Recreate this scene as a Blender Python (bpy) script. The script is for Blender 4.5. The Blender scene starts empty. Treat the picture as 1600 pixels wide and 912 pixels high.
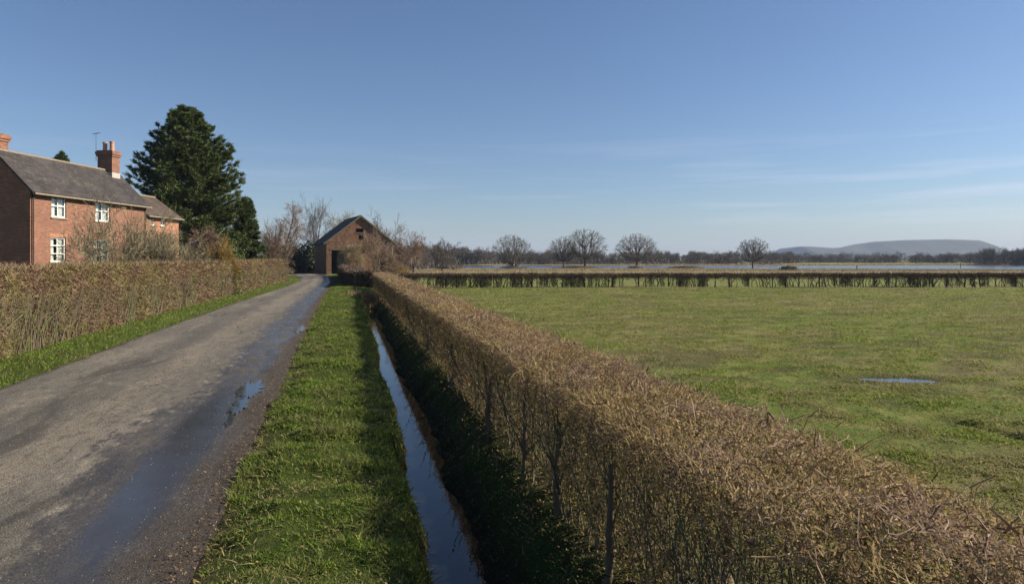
import bpy, math, random
import numpy as np
from mathutils import Vector, Matrix
R = math.radians
sc = bpy.context.scene
col = sc.collection
# ------------------------------------------------------------------ camera, light, exposure
H = 2.4                    # eye height
F = 1067.0                 # focal length in pixels of a 1600 px wide frame
YH = 404.0                 # horizon row
cd = bpy.data.cameras.new('camera'); cam = bpy.data.objects.new('camera', cd); col.objects.link(cam)
cd.sensor_width = 36; cd.lens = 36 * F / 1600; cd.shift_y = -(456 - YH) / 1600
cd.clip_start = .05; cd.clip_end = 20000
cam.location = (0, 0, H); cam.rotation_euler = (R(90), 0, 0)
sc.camera = cam
SUN_EL, SUN_AZ = 31.0, 7.0          # azimuth measured from +X towards +Y
w = bpy.data.worlds.new('World'); sc.world = w; w.use_nodes = True
nt = w.node_tree; nt.nodes.clear()
wo = nt.nodes.new('ShaderNodeOutputWorld'); bg = nt.nodes.new('ShaderNodeBackground')
sky = nt.nodes.new('ShaderNodeTexSky'); sky.sky_type = 'NISHITA'; sky.sun_disc = False
sky.sun_elevation = R(SUN_EL); sky.sun_rotation = R(90 - SUN_AZ)
sky.altitude = 50; sky.air_density = 1.0; sky.dust_density = 0.55; sky.ozone_density = 4.6
bg.inputs[1].default_value = 0.056
# thin cirrus low in the sky
tc = nt.nodes.new('ShaderNodeTexCoord'); mp = nt.nodes.new('ShaderNodeMapping'); mp.inputs['Scale'].default_value = (1.6, 1.6, 34)
nz = nt.nodes.new('ShaderNodeTexNoise'); nz.inputs['Scale'].default_value = 1.7; nz.inputs['Detail'].default_value = 6; nz.inputs['Roughness'].default_value = .55
rp = nt.nodes.new('ShaderNodeValToRGB'); rp.color_ramp.elements[0].position = .50; rp.color_ramp.elements[1].position = .78
sx = nt.nodes.new('ShaderNodeSeparateXYZ')
band = nt.nodes.new('ShaderNodeValToRGB')
e = band.color_ramp.elements; e[0].position = 0.02; e[0].color = (0, 0, 0, 1); e[1].position = .085; e[1].color = (1, 1, 1, 1)
e2 = e.new(.13); e2.color = (.5, .5, .5, 1); e3 = e.new(.19); e3.color = (0, 0, 0, 1)
side = nt.nodes.new('ShaderNodeMapRange'); side.inputs[1].default_value = -.2; side.inputs[2].default_value = .65; side.inputs[3].default_value = .14; side.inputs[4].default_value = .48
m1 = nt.nodes.new('ShaderNodeMath'); m1.operation = 'MULTIPLY'; m2 = nt.nodes.new('ShaderNodeMath'); m2.operation = 'MULTIPLY'
mixc = nt.nodes.new('ShaderNodeMix'); mixc.data_type = 'RGBA'; mixc.inputs[7].default_value = (9.8, 9.4, 9.9, 1)
L = nt.links.new
L(tc.outputs['Generated'], mp.inputs[0]); L(mp.outputs[0], nz.inputs[0]); L(nz.outputs[0], rp.inputs[0])
L(tc.outputs['Generated'], sx.inputs[0]); L(sx.outputs[2], band.inputs[0]); L(sx.outputs[0], side.inputs[0])
L(rp.outputs[0], m1.inputs[0]); L(band.outputs[0], m1.inputs[1]); L(m1.outputs[0], m2.inputs[0]); L(side.outputs[0], m2.inputs[1])
tint = nt.nodes.new('ShaderNodeMix'); tint.data_type = 'RGBA'; tint.blend_type = 'MULTIPLY'; tint.inputs[0].default_value = 1; tint.inputs[7].default_value = (.96, .965, 1.02, 1)
L(sky.outputs[0], tint.inputs[6]); L(tint.outputs[2], mixc.inputs[6]); L(m2.outputs[0], mixc.inputs[0]); L(mixc.outputs[2], bg.inputs[0]); L(bg.outputs[0], wo.inputs[0])
sd = bpy.data.lights.new('sun', 'SUN'); so = bpy.data.objects.new('sun', sd); col.objects.link(so)
sd.energy = 4.9; sd.angle = R(.5); sd.color = (1, .88, .7)
SV = Vector((math.cos(R(SUN_EL)) * math.cos(R(SUN_AZ)), math.cos(R(SUN_EL)) * math.sin(R(SUN_AZ)), math.sin(R(SUN_EL))))
so.rotation_euler = SV.to_track_quat('Z', 'Y').to_euler()
vs = sc.view_settings; vs.view_transform = 'Standard'; vs.look = 'None'; vs.gamma = 1; vs.use_curve_mapping = False; vs.exposure = 0.94
sc.render.engine = 'CYCLES'
cy = sc.cycles; cy.max_bounces = 6; cy.diffuse_bounces = 2; cy.glossy_bounces = 2; cy.transmission_bounces = 3; cy.transparent_max_bounces = 6
cy.volume_bounces = 0; cy.use_denoising = True; cy.use_adaptive_sampling = True; cy.adaptive_threshold = .02
sc.render.use_persistent_data = False

# ------------------------------------------------------------------ frames and terrain
A = math.atan(254 / F); CA, SA = math.cos(A), math.sin(A)    # the lane runs 13.4 degrees left of the view
def uv2w(u, v): return u * CA - v * SA, u * SA + v * CA
def w2uv(x, y): return x * CA + y * SA, -x * SA + y * CA
def ss(a, b, x): t = np.clip((x - a) / (b - a), 0, 1); return t * t * (3 - 2 * t)
def hsh(ix, iy, s):
    n = (ix.astype(np.int64) * 374761393 + iy.astype(np.int64) * 668265263 + s * 982451653) & 0xffffffff
    n = ((n ^ (n >> 13)) * 1274126177) & 0xffffffff
    return ((n ^ (n >> 16)) & 0xffff) / 65535.0
def vnoise(x, y, s=0):
    x = np.asarray(x, float); y = np.asarray(y, float)
    ix, iy = np.floor(x), np.floor(y); fx, fy = x - ix, y - iy; fx = fx * fx * (3 - 2 * fx); fy = fy * fy * (3 - 2 * fy)
    a, b, c, d = hsh(ix, iy, s), hsh(ix + 1, iy, s), hsh(ix, iy + 1, s), hsh(ix + 1, iy + 1, s)
    return (a * (1 - fx) + b * fx) * (1 - fy) + (c * (1 - fx) + d * fx) * fy
def fbm(x, y, s=0, o=4):
    r = 0; a = .5; t = 0
    for i in range(o): r = r + a * vnoise(x * 2 ** i, y * 2 ** i, s + i * 7); t += a; a *= .5
    return r / t
VL = [-30, 25, 45, 60, 75, 90, 110, 130, 150]; UL_ = [-6.4, -6.3, -5.95, -5.4, -5.2, -5.9, -8.5, -16, -30]
VR = [-30, 0, 12, 40, 70, 90, 107, 125, 150]; UR_ = [-1.0, -1.0, -1.22, -1.5, -1.6, -2.3, -3.6, -8, -22]
def roadL(v): return np.interp(v, VL, UL_)
def roadR(v): return np.interp(v, VR, UR_)
def ditch_c(v): return np.interp(v, [0, 20, 43], [.97, 1.02, 1.14]) + .07 * np.sin(np.asarray(v) * .62) * np.clip(np.asarray(v) / 12, 0, 1) + .03 * np.sin(np.asarray(v) * 1.9)
DEND = 43.0
WZ = -.6; FZ = -1.0
def near_shore(x): return np.interp(x, [-120, -40, 60, 95, 120, 300], [222, 226, 228, 216, 208, 204]) + 30 * (fbm(np.asarray(x) / 16., np.zeros_like(x), 5) - .5)
def far_shore(x): return np.interp(x, [-200, 40, 100, 160, 500], [345, 345, 330, 318, 330]) + 26 * (fbm(np.asarray(x) / 50., np.zeros_like(x), 9) - .5)
ISL = [(0, 243, 9), (19, 243, 8), (26.5, 246, 8), (46, 247, 7), (88, 240, 7), (-25, 232, 6)]
def ground(u, v):
    u = np.asarray(u, float); v = np.asarray(v, float)
    x, y = uv2w(u, v)
    rl, rr = roadL(v), roadR(v)
    z = .05 * (fbm(u / 1.7, v / 1.7, 1) - .5) + .10 * (fbm(u / .42, v / .36, 2, 3) - .5) * np.exp(-np.abs(v) / 60)
    field = ss(3.0, 5.0, u)
    z = z + field * (.13 * (fbm(u / .55, v / .42, 23, 3) - .5) * np.exp(-np.abs(y) / 30) + .2 * (fbm(u / 2.3, v / 1.6, 3) - .5) + .3 * (fbm(u / 9, v / 9, 4) - .5)) * np.exp(-np.abs(y) / 90)
    # pasture puddle hollow and ruts
    pm = np.exp(-(((x - 7.75 + .5 * (y - 13.7)) / .85) ** 2 + ((y - 13.7) / .42) ** 2) ** 1.5); pw = np.exp(-(((x - 7.75) / 1.9) ** 2 + ((y - 13.7) / 1.1) ** 2) ** 2); z = z * (1 - .8 * pw) - .08 * pm
    z = z - .12 * np.exp(-((x - 6.75 - .12 * np.sin(y * 2.3)) / .16) ** 2) * ss(7.5, 8.2, y) * ss(10.9, 10.3, y)
    z = z + .09 * ss(0, .7, rl - u) + .8 * ss(11, 19, -u) * ss(5, 25, v) * (1 - ss(70, 95, v))
    inroad = ss(.02, .14, u - rl) * ss(.02, .14, rr - u)
    vg = ss(.0, .5, u - rr) * (1 - ss(.1, .7, u))
    z = z + .09 * vg + .26 * (fbm(u / 1.7, v / .5, 27, 2) - .5) * vg
    z = z * (1 - inroad) - .06 * inroad
    # ditch
    dc = ditch_c(v) + .05 * (fbm(u * 0 + 3.1, v / .8, 21) - .5)
    en = 1 - ss(DEND - .6, DEND + .3, v)
    jag = .24 * (fbm(u / .6, v / .45, 22, 4) - .5)
    dl = (dc - u) + jag; dr = (u - dc) + jag
    wl = 1 - ss(.05, .5, dl); wr = 1 - ss(-.06, 1.05, dr)
    z = z - (.86 - .06 * ss(18, 36, v)) * np.minimum(wl, wr) * en
    # flood plain
    ns, fs = near_shore(x), far_shore(x)
    z = z - .88 * ss(85, 190, y) + .6 * ss(330, 420, y)
    wet = ss(-5, 10, y - ns) * (1 - ss(-10, 6, y - fs))
    z = z - .75 * wet
    for ix, iy, ir in ISL: z = z + .85 * np.exp(-(((x - ix) / ir) ** 2 + ((y - iy) / 3.2) ** 2) ** 1.5) * wet
    return z
def gz(x, y):
    u, v = w2uv(x, y); return float(ground(np.array([u]), np.array([v]))[0])
def px(xp, Y): return (xp - 800) * Y / F
def ph(yp, Y): return H + (YH - yp) * Y / F

# ------------------------------------------------------------------ mesh helpers
def tag(o, label=None, cat=None, group=None, kind=None):
    if label: o['label'] = label
    if cat: o['category'] = cat
    if group: o['group'] = group
    if kind: o['kind'] = kind
    return o
def link(name, me, mat=None, parent=None, rot=None, loc=None):
    o = bpy.data.objects.new(name, me); col.objects.link(o)
    if mat is not None and me is not None:
        for m in (mat if isinstance(mat, (list, tuple)) else [mat]): me.materials.append(m)
    if parent: o.parent = parent
    if rot is not None: o.rotation_euler.z = rot
    if loc is not None: o.location = loc
    return o
def empty(name, loc=(0, 0, 0), rz=0):
    o = bpy.data.objects.new(name, None); col.objects.link(o); o.location = loc; o.rotation_euler.z = rz; o.empty_display_size = .3
    return o
def npmesh(name, V, faces, smooth=False, uv=None):
    """V (n,3); faces: list of int arrays (m,k)"""
    me = bpy.data.meshes.new(name)
    V = np.ascontiguousarray(V, np.float32)
    me.vertices.add(len(V)); me.vertices.foreach_set('co', V.ravel())
    faces = [f for f in faces if len(f)]
    nl = sum(f.size for f in faces); npg = sum(len(f) for f in faces)
    me.loops.add(nl); me.polygons.add(npg)
    me.loops.foreach_set('vertex_index', np.concatenate([f.ravel() for f in faces]).astype(np.int32))
    tot = np.concatenate([np.full(len(f), f.shape[1]) for f in faces]).astype(np.int32)
    st = np.concatenate([[0], np.cumsum(tot)[:-1]]).astype(np.int32)
    me.polygons.foreach_set('loop_start', st); me.polygons.foreach_set('loop_total', tot)
    me.polygons.foreach_set('use_smooth', np.full(npg, bool(smooth)))
    me.update(calc_edges=True)
    return me
def unit(a): return a / np.maximum(np.linalg.norm(a, axis=-1, keepdims=True), 1e-9)
class Acc:
    """collects geometry into one mesh"""
    def __init__(s): s.V = []; s.F = {3: [], 4: []}; s.n = 0
    def add(s, V, faces):
        V = np.asarray(V, float).reshape(-1, 3)
        for f in faces:
            f = np.asarray(f)
            if len(f): s.F[f.shape[1]].append(f + s.n)
        s.V.append(V); s.n += len(V)
    def ribbons(s, P, D, Ln, W, bend, seg=2, curl=None):
        """tapered ribbons: P start, D unit direction, Ln lengths, W widths, bend (n,3) displacement of the tip"""
        n = len(P)
        if n == 0: return
        rnd = unit(NR.normal(size=(n, 3))); S = unit(np.cross(D, rnd)) * (W[:, None] / 2)
        rows = []
        for i in range(seg):
            t = i / seg; C = P + D * (Ln * t)[:, None] + bend * t * t
            k = 1 - .35 * t
            rows += [C - S * k, C + S * k]
        rows.append(P + D * Ln[:, None] + bend)
        V = np.stack(rows, 1); m = V.shape[1]
        b = np.arange(n)[:, None] * m
        q = [b + np.array([[2 * i, 2 * i + 1, 2 * i + 3, 2 * i + 2]]) for i in range(seg - 1)]
        t = b + np.array([[2 * seg - 2, 2 * seg - 1, 2 * seg]])
        s.add(V.reshape(-1, 3), ([np.concatenate(q)] if q else []) + [t])
    def tubes(s, P0, P1, R0, R1, sides=4):
        P0 = np.asarray(P0, float); P1 = np.asarray(P1, float); n = len(P0)
        if n == 0: return
        D = unit(P1 - P0); ref = np.where(np.abs(D[:, 2:3]) > .9, np.array([[1., 0, 0]]), np.array([[0, 0, 1.]]))
        X = unit(np.cross(D, ref)); Y = np.cross(D, X)
        an = np.arange(sides) / sides * 2 * np.pi
        ring = X[:, None] * np.cos(an)[None, :, None] + Y[:, None] * np.sin(an)[None, :, None]
        a = P0[:, None] + ring * np.asarray(R0)[:, None, None]; c = P1[:, None] + ring * np.asarray(R1)[:, None, None]
        V = np.concatenate([a, c], 1).reshape(-1, 3)
        b = np.arange(n)[:, None] * 2 * sides
        q = [b + np.array([[i, (i + 1) % sides, sides + (i + 1) % sides, sides + i]]) for i in range(sides)]
        s.add(V, [np.concatenate(q)])
    def leaves(s, P, N, size, asp=.6):
        n = len(P)
        if n == 0: return
        rnd = unit(NR.normal(size=(n, 3))); X = unit(np.cross(N, rnd)); Y = np.cross(N, X); size = np.asarray(size)[:, None]
        V = np.stack([P - X * size * .5, P + Y * size * asp * .5, P + X * size * .5, P - Y * size * asp * .5], 1)
        s.add(V.reshape(-1, 3), [np.arange(n)[:, None] * 4 + np.arange(4)[None]])
    def box(s, x0, x1, y0, y1, z0, z1):
        V = np.array([[x, y, z] for z in (z0, z1) for y in (y0, y1) for x in (x0, x1)])
        s.add(V, [np.array([[0, 2, 3, 1], [4, 5, 7, 6], [0, 1, 5, 4], [2, 6, 7, 3], [0, 4, 6, 2], [1, 3, 7, 5]])])
    def poly(s, pts):
        pts = np.asarray(pts, float)
        s.add(pts, [np.arange(len(pts))[None]] if len(pts) in (3, 4) else [np.array([[0, i, i + 1] for i in range(1, len(pts) - 1)])])
    def slab(s, p, th):
        """quad p (4 pts, ccw seen from outside) thickened inwards"""
        p = np.asarray(p, float); n = unit(np.cross(p[1] - p[0], p[3] - p[0])[None])[0]
        V = np.concatenate([p, p - n * th])
        s.add(V, [np.array([[0, 1, 2, 3], [7, 6, 5, 4], [0, 4, 5, 1], [1, 5, 6, 2], [2, 6, 7, 3], [3, 7, 4, 0]])])
    def lathe(s, cx, cy, prof, sides=12):
        an = np.arange(sides) / sides * 2 * np.pi; V = []
        for r, z in prof: V += [[cx + r * math.cos(t), cy + r * math.sin(t), z] for t in an]
        f = [[k * sides + i, k * sides + (i + 1) % sides, (k + 1) * sides + (i + 1) % sides, (k + 1) * sides + i] for k in range(len(prof) - 1) for i in range(sides)]
        s.add(V, [np.array(f)])
    def build(s, name, mat, parent=None, rot=None, loc=None, smooth=False, uvs=False):
        me = npmesh(name, np.concatenate(s.V), [np.concatenate(s.F[3]) if s.F[3] else np.zeros((0, 3), int), np.concatenate(s.F[4]) if s.F[4] else np.zeros((0, 4), int)], smooth)
        if uvs: boxuv(me)
        return link(name, me, mat, parent, rot, loc)
def boxuv(me):
    uv = me.uv_layers.new(name='UVMap').data
    for p in me.polygons:
        n = p.normal; ax, ay, az = abs(n.x), abs(n.y), abs(n.z)
        for li in p.loop_indices:
            c = me.vertices[me.loops[li].vertex_index].co
            if az > .9: uv[li].uv = (c.x, c.y)
            elif az > .35: uv[li].uv = (c.x if ay > ax else c.y, c.z / max(.3, math.sqrt(1 - az * az)))
            elif ax > ay: uv[li].uv = (c.y, c.z)
            else: uv[li].uv = (c.x, c.z)
NR = np.random.default_rng(7)

# ------------------------------------------------------------------ materials
def newmat(name):
    m = bpy.data.materials.new(name); m.use_nodes = True; t = m.node_tree; b = t.nodes['Principled BSDF']
    b.inputs['Specular IOR Level'].default_value = .3
    return m, t, b
def ramp(t, cols, const=False):
    r = t.nodes.new('ShaderNodeValToRGB'); el = r.color_ramp.elements
    n = len(cols)
    for i, c in enumerate(cols):
        p, c = c if isinstance(c[0], (int, float)) and isinstance(c[1], (tuple, list)) else (i / max(1, n - 1), c)
        if i < 2: q = el[i]; q.position = p
        else: q = el.new(p)
        q.color = (*c, 1)
    if const: r.color_ramp.interpolation = 'CONSTANT'
    return r
def noise(t, scale, detail=3, rough=.5, vec=None, dist=0):
    n = t.nodes.new('ShaderNodeTexNoise'); n.inputs['Scale'].default_value = scale; n.inputs['Detail'].default_value = detail
    n.inputs['Roughness'].default_value = rough; n.inputs['Distortion'].default_value = dist
    if vec is not None: t.links.new(vec, n.inputs['Vector'])
    return n
def mixc_(t, a, b, fac, mode='MIX'):
    m = t.nodes.new('ShaderNodeMix'); m.data_type = 'RGBA'; m.blend_type = mode
    for v, i in ((fac, 0), (a, 6), (b, 7)):
        if isinstance(v, (int, float)): m.inputs[i].default_value = v
        elif isinstance(v, tuple): m.inputs[i].default_value = (*v, 1)
        else: t.links.new(v, m.inputs[i])
    return m.outputs[2]
def math_(t, op, a, b=0.0, c=None):
    m = t.nodes.new('ShaderNodeMath'); m.operation = op
    for i, v in enumerate((a, b, c)):
        if v is None: continue
        if isinstance(v, (int, float)): m.inputs[i].default_value = v
        else: t.links.new(v, m.inputs[i])
    return m.outputs[0]
def mrange(t, v, a, b, c=0, d=1, smooth=True):
    m = t.nodes.new('ShaderNodeMapRange'); m.interpolation_type = 'SMOOTHSTEP' if smooth else 'LINEAR'
    t.links.new(v, m.inputs[0])
    for i, x in zip((1, 2, 3, 4), (a, b, c, d)): m.inputs[i].default_value = x
    return m.outputs[0]
def mat_twig(name, cols, rough=.75, transl=0.0, patch=None, patch_scale=.6, spec=.25):
    m, t, b = newmat(name); g = t.nodes.new('ShaderNodeNewGeometry'); r = ramp(t, cols)
    t.links.new(g.outputs['Random Per Island'], r.inputs[0]); c = r.outputs[0]
    tcn = t.nodes.new('ShaderNodeTexCoord')
    if patch:
        n = noise(t, patch_scale, 4, .6, tcn.outputs['Object']); f = mrange(t, n.outputs[0], .42, .6)
        r2 = ramp(t, patch); t.links.new(g.outputs['Random Per Island'], r2.inputs[0]); c = mixc_(t, c, r2.outputs[0], f)
    t.links.new(c, b.inputs['Base Color']); b.inputs['Roughness'].default_value = rough; b.inputs['Specular IOR Level'].default_value = spec
    if transl:
        tr = t.nodes.new('ShaderNodeBsdfTranslucent'); t.links.new(c, tr.inputs[0]); mx = t.nodes.new('ShaderNodeMixShader'); mx.inputs[0].default_value = transl
        t.links.new(b.outputs[0], mx.inputs[1]); t.links.new(tr.outputs[0], mx.inputs[2]); t.links.new(mx.outputs[0], t.nodes['Material Output'].inputs[0])
    return m
def mat_plain(name, colr, rough=.6, var=.15, scale=8, bump=0, metal=0, spec=.3):
    m, t, b = newmat(name); tcn = t.nodes.new('ShaderNodeTexCoord'); n = noise(t, scale, 5, .6, tcn.outputs['Object'])
    r = ramp(t, [(.25, tuple(c * (1 - var) for c in colr)), (.75, tuple(min(1, c * (1 + var)) for c in colr))])
    t.links.new(n.outputs[0], r.inputs[0]); t.links.new(r.outputs[0], b.inputs['Base Color'])
    b.inputs['Roughness'].default_value = rough; b.inputs['Metallic'].default_value = metal; b.inputs['Specular IOR Level'].default_value = spec
    if bump:
        bp = t.nodes.new('ShaderNodeBump'); bp.inputs['Strength'].default_value = bump; bp.inputs['Distance'].default_value = .02
        t.links.new(n.outputs[0], bp.inputs['Height']); t.links.new(bp.outputs[0], b.inputs['Normal'])
    return m
M = {}
M['deadgrass'] = mat_twig('dead_grass', [(.16, .12, .06), (.26, .21, .11), (.34, .28, .15)], .8, .3)
M['grass'] = mat_twig('grass_blades', [(.05, .10, .012), (.10, .17, .02), (.16, .23, .03), (.25, .28, .06)], .6, .42, [(.12, .105, .045), (.10, .16, .025), (.24, .23, .08), (.15, .2, .045)], 1.3)
M['field_grass'] = mat_twig('pasture_blades', [(.08, .13, .02), (.14, .20, .03), (.22, .26, .05), (.32, .30, .1)], .7, .45, [(.16, .13, .06), (.15, .18, .04), (.32, .27, .14), (.25, .22, .1)], .5)
M['straw'] = mat_twig('dead_leaves', [(.12, .07, .035), (.2, .13, .06), (.28, .2, .1), (.09, .05, .03)], .8, .2)
M['twig_near'] = mat_twig('hawthorn_twigs', [(.11, .07, .05), (.26, .18, .125), (.42, .31, .215), (.24, .155, .10), (.5, .39, .28)], .65, .38, [(.14, .10, .05), (.30, .225, .10), (.44, .34, .17), (.22, .14, .08)], 1.1)
M['twig_low'] = mat_twig('hedge_side_twigs', [(.12, .09, .05), (.28, .21, .11), (.44, .34, .17), (.24, .21, .08)], .7, .45)  # gold-brown tones for the twigs on the hedge sides
M['hedge_leaf'] = mat_twig('hedge_leaves', [(.12, .10, .035), (.24, .2, .06), (.42, .32, .15), (.33, .2, .13), (.18, .10, .07)], .6, .5)
M['twig_left'] = mat_twig('brown_hedge_twigs', [(.07, .045, .03), (.18, .115, .075), (.32, .225, .145), (.15, .10, .055)], .75, 0.1, [(.07, .06, .026), (.18, .15, .06), (.32, .26, .12), (.14, .10, .05)], .7)
M['twig_far'] = mat_twig('dark_hedge_twigs', [(.07, .045, .035), (.12, .085, .065), (.18, .135, .095)], .85, 0)
M['core'] = mat_plain('hedge_core_dark', (.055, .04, .025), .95, .5, 9, .6)  # dark brown for the solid shell added inside dense hedges
def bark(name, c, moss=None):
    m, t, b = newmat(name); tcn = t.nodes.new('ShaderNodeTexCoord')
    mpn = t.nodes.new('ShaderNodeMapping'); mpn.inputs['Scale'].default_value = (1, 1, .25); t.links.new(tcn.outputs['Object'], mpn.inputs[0])
    n = noise(t, 22, 5, .65, mpn.outputs[0]); r = ramp(t, [(.25, tuple(x * .5 for x in c)), (.75, tuple(x * 1.35 for x in c))]); t.links.new(n.outputs[0], r.inputs[0]); cc = r.outputs[0]
    if moss: n2 = noise(t, 3.5, 4, .6, tcn.outputs['Object']); cc = mixc_(t, cc, moss, mrange(t, n2.outputs[0], .47, .62))
    t.links.new(cc, b.inputs['Base Color']); b.inputs['Roughness'].default_value = .9
    bp = t.nodes.new('ShaderNodeBump'); bp.inputs['Strength'].default_value = .7; bp.inputs['Distance'].default_value = .02; t.links.new(n.outputs[0], bp.inputs['Height']); t.links.new(bp.outputs[0], b.inputs['Normal'])
    return m
M['bark_moss'] = bark('mossy_bark', (.12, .09, .06), (.13, .13, .04))
M['bark'] = bark('tree_bark', (.14, .11, .08))
M['bark_dark'] = bark('dark_bark', (.07, .05, .04))
M['bark_ivy'] = bark('lichened_bark', (.12, .1, .07), (.12, .13, .05))
M['tw_olive'] = mat_twig('olive_tree_twigs', [(.13, .115, .072), (.2, .175, .11), (.28, .24, .15)], .85)
M['tw_brown'] = mat_twig('brown_tree_twigs', [(.13, .085, .06), (.2, .14, .1), (.26, .19, .14)], .85)
M['reedtw'] = mat_twig('pale_shrub_twigs', [(.2, .15, .09), (.3, .24, .14), (.38, .31, .19)], .85, .2)
M['tw_shore'] = mat_twig('shore_tree_twigs', [(.08, .07, .045), (.13, .11, .07), (.18, .155, .10)], .85)
M['tw_grey'] = mat_twig('grey_tree_twigs', [(.12, .11, .1), (.18, .16, .14), (.25, .22, .2)], .85)
M['tw_dark'] = mat_twig('far_wood_twigs', [(.08, .068, .055), (.13, .112, .09), (.18, .155, .12)], .9)
M['needle'] = mat_twig('conifer_needles', [(.016, .032, .012), (.04, .068, .018), (.08, .11, .025), (.13, .14, .035)], .6, .15)
M['needle2'] = mat_twig('spruce_needles', [(.02, .04, .012), (.04, .07, .018), (.07, .1, .025), (.11, .12, .03)], .6, .12)
M['evergreen'] = mat_twig('evergreen_leaves', [(.012, .02, .01), (.022, .038, .014), (.04, .05, .018)], .5, .1)
M['ivy'] = mat_twig('ivy_leaves', [(.035, .05, .015), (.07, .085, .025), (.12, .12, .04)], .45, .15)
M['goldbush'] = mat_twig('golden_bush_leaves', [(.2, .13, .04), (.3, .2, .06), (.16, .12, .03)], .7, .25)
M['reeds'] = mat_twig('dry_reeds', [(.22, .17, .09), (.3, .24, .13), (.17, .13, .07)], .8, .2)
M['wood'] = mat_plain('weathered_wood', (.12, .08, .05), .85, .4, 14, .5)
M['white'] = mat_plain('white_paint', (.72, .71, .67), .45, .06, 5)
M['cream'] = mat_plain('cream_paint', (.22, .19, .14), .6, .3, 5)
M['stone'] = mat_plain('stone_sill', (.2, .17, .13), .85, .2, 9)
M['metal'] = mat_plain('grey_metal', (.22, .22, .23), .45, .1, 20, 0, .8)
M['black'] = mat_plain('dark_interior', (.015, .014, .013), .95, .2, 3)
M['lead'] = mat_plain('lead_flashing', (.35, .33, .31), .6, .2, 12)
M['pot'] = mat_plain('clay_pot', (.42, .24, .16), .8, .2, 14)
M['curtain'] = mat_plain('net_curtain', (.7, .7, .68), .9, .15, 6)
M['verge_board'] = mat_plain('verge_board', (.12, .11, .08), .8, .3, 8)
def mat_glass():
    m, t, b = newmat('window_glass'); t.nodes.remove(b)
    gl = t.nodes.new('ShaderNodeBsdfGlossy'); gl.inputs['Roughness'].default_value = .03; gl.inputs['Color'].default_value = (.9, .93, 1, 1)
    tr = t.nodes.new('ShaderNodeBsdfTransparent'); tr.inputs[0].default_value = (.8, .85, .85, 1)
    fr = t.nodes.new('ShaderNodeFresnel'); fr.inputs[0].default_value = 1.5; f = math_(t, 'MULTIPLY_ADD', fr.outputs[0], 1.2, .06)
    mx = t.nodes.new('ShaderNodeMixShader'); t.links.new(f, mx.inputs[0]); t.links.new(tr.outputs[0], mx.inputs[1]); t.links.new(gl.outputs[0], mx.inputs[2]); t.links.new(mx.outputs[0], t.nodes['Material Output'].inputs[0])
    return m
M['glass'] = mat_glass()
def mat_brick(name, c1, c2, mortar, wear, dark=.5, wscale=1.2):
    m, t, b = newmat(name); uv = t.nodes.new('ShaderNodeUVMap'); tcn = t.nodes.new('ShaderNodeTexCoord')
    br = t.nodes.new('ShaderNodeTexBrick'); t.links.new(uv.outputs[0], br.inputs['Vector'])
    br.inputs['Color1'].default_value = (*c1, 1); br.inputs['Color2'].default_value = (*c2, 1); br.inputs['Mortar'].default_value = (*mortar, 1)
    br.inputs['Scale'].default_value = 1; br.inputs['Brick Width'].default_value = .235; br.inputs['Row Height'].default_value = .078; br.inputs['Mortar Size'].default_value = .009; br.inputs['Mortar Smooth'].default_value = .3; br.inputs['Bias'].default_value = -.1
    n = noise(t, wscale, 6, .65, tcn.outputs['Object']); n2 = noise(t, 11 if wscale > 1 else 2.4, 5, .75, tcn.outputs['Object'])
    c = mixc_(t, br.outputs[0], wear, math_(t, 'MULTIPLY', mrange(t, n.outputs[0], .42, .6), .55 if wscale > 1 else .8))
    r = ramp(t, [(.3, (dark,) * 3), (.6, (1.1, 1.1, 1.1))]); t.links.new(n2.outputs[0], r.inputs[0])
    c = mixc_(t, c, r.outputs[0], .8, 'MULTIPLY')
    t.links.new(c, b.inputs['Base Color']); b.inputs['Roughness'].default_value = .9; b.inputs['Specular IOR Level'].default_value = .15
    bp = t.nodes.new('ShaderNodeBump'); bp.inputs['Strength'].default_value = .5; bp.inputs['Distance'].default_value = .012; bp.invert = True
    t.links.new(br.outputs['Fac'], bp.inputs['Height']); t.links.new(bp.outputs[0], b.inputs['Normal'])
    return m
M['brick'] = mat_brick('red_brick', (.17, .072, .048), (.31, .135, .09), (.27, .21, .16), (.18, .10, .075))
M['brick2'] = mat_brick('orange_brick', (.3, .12, .07), (.42, .18, .1), (.35, .26, .2), (.38, .2, .13))
M['brick_barn'] = mat_brick('barn_brick', (.14, .065, .042), (.27, .13, .085), (.26, .2, .14), (.12, .09, .05), .3, .9)
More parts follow.
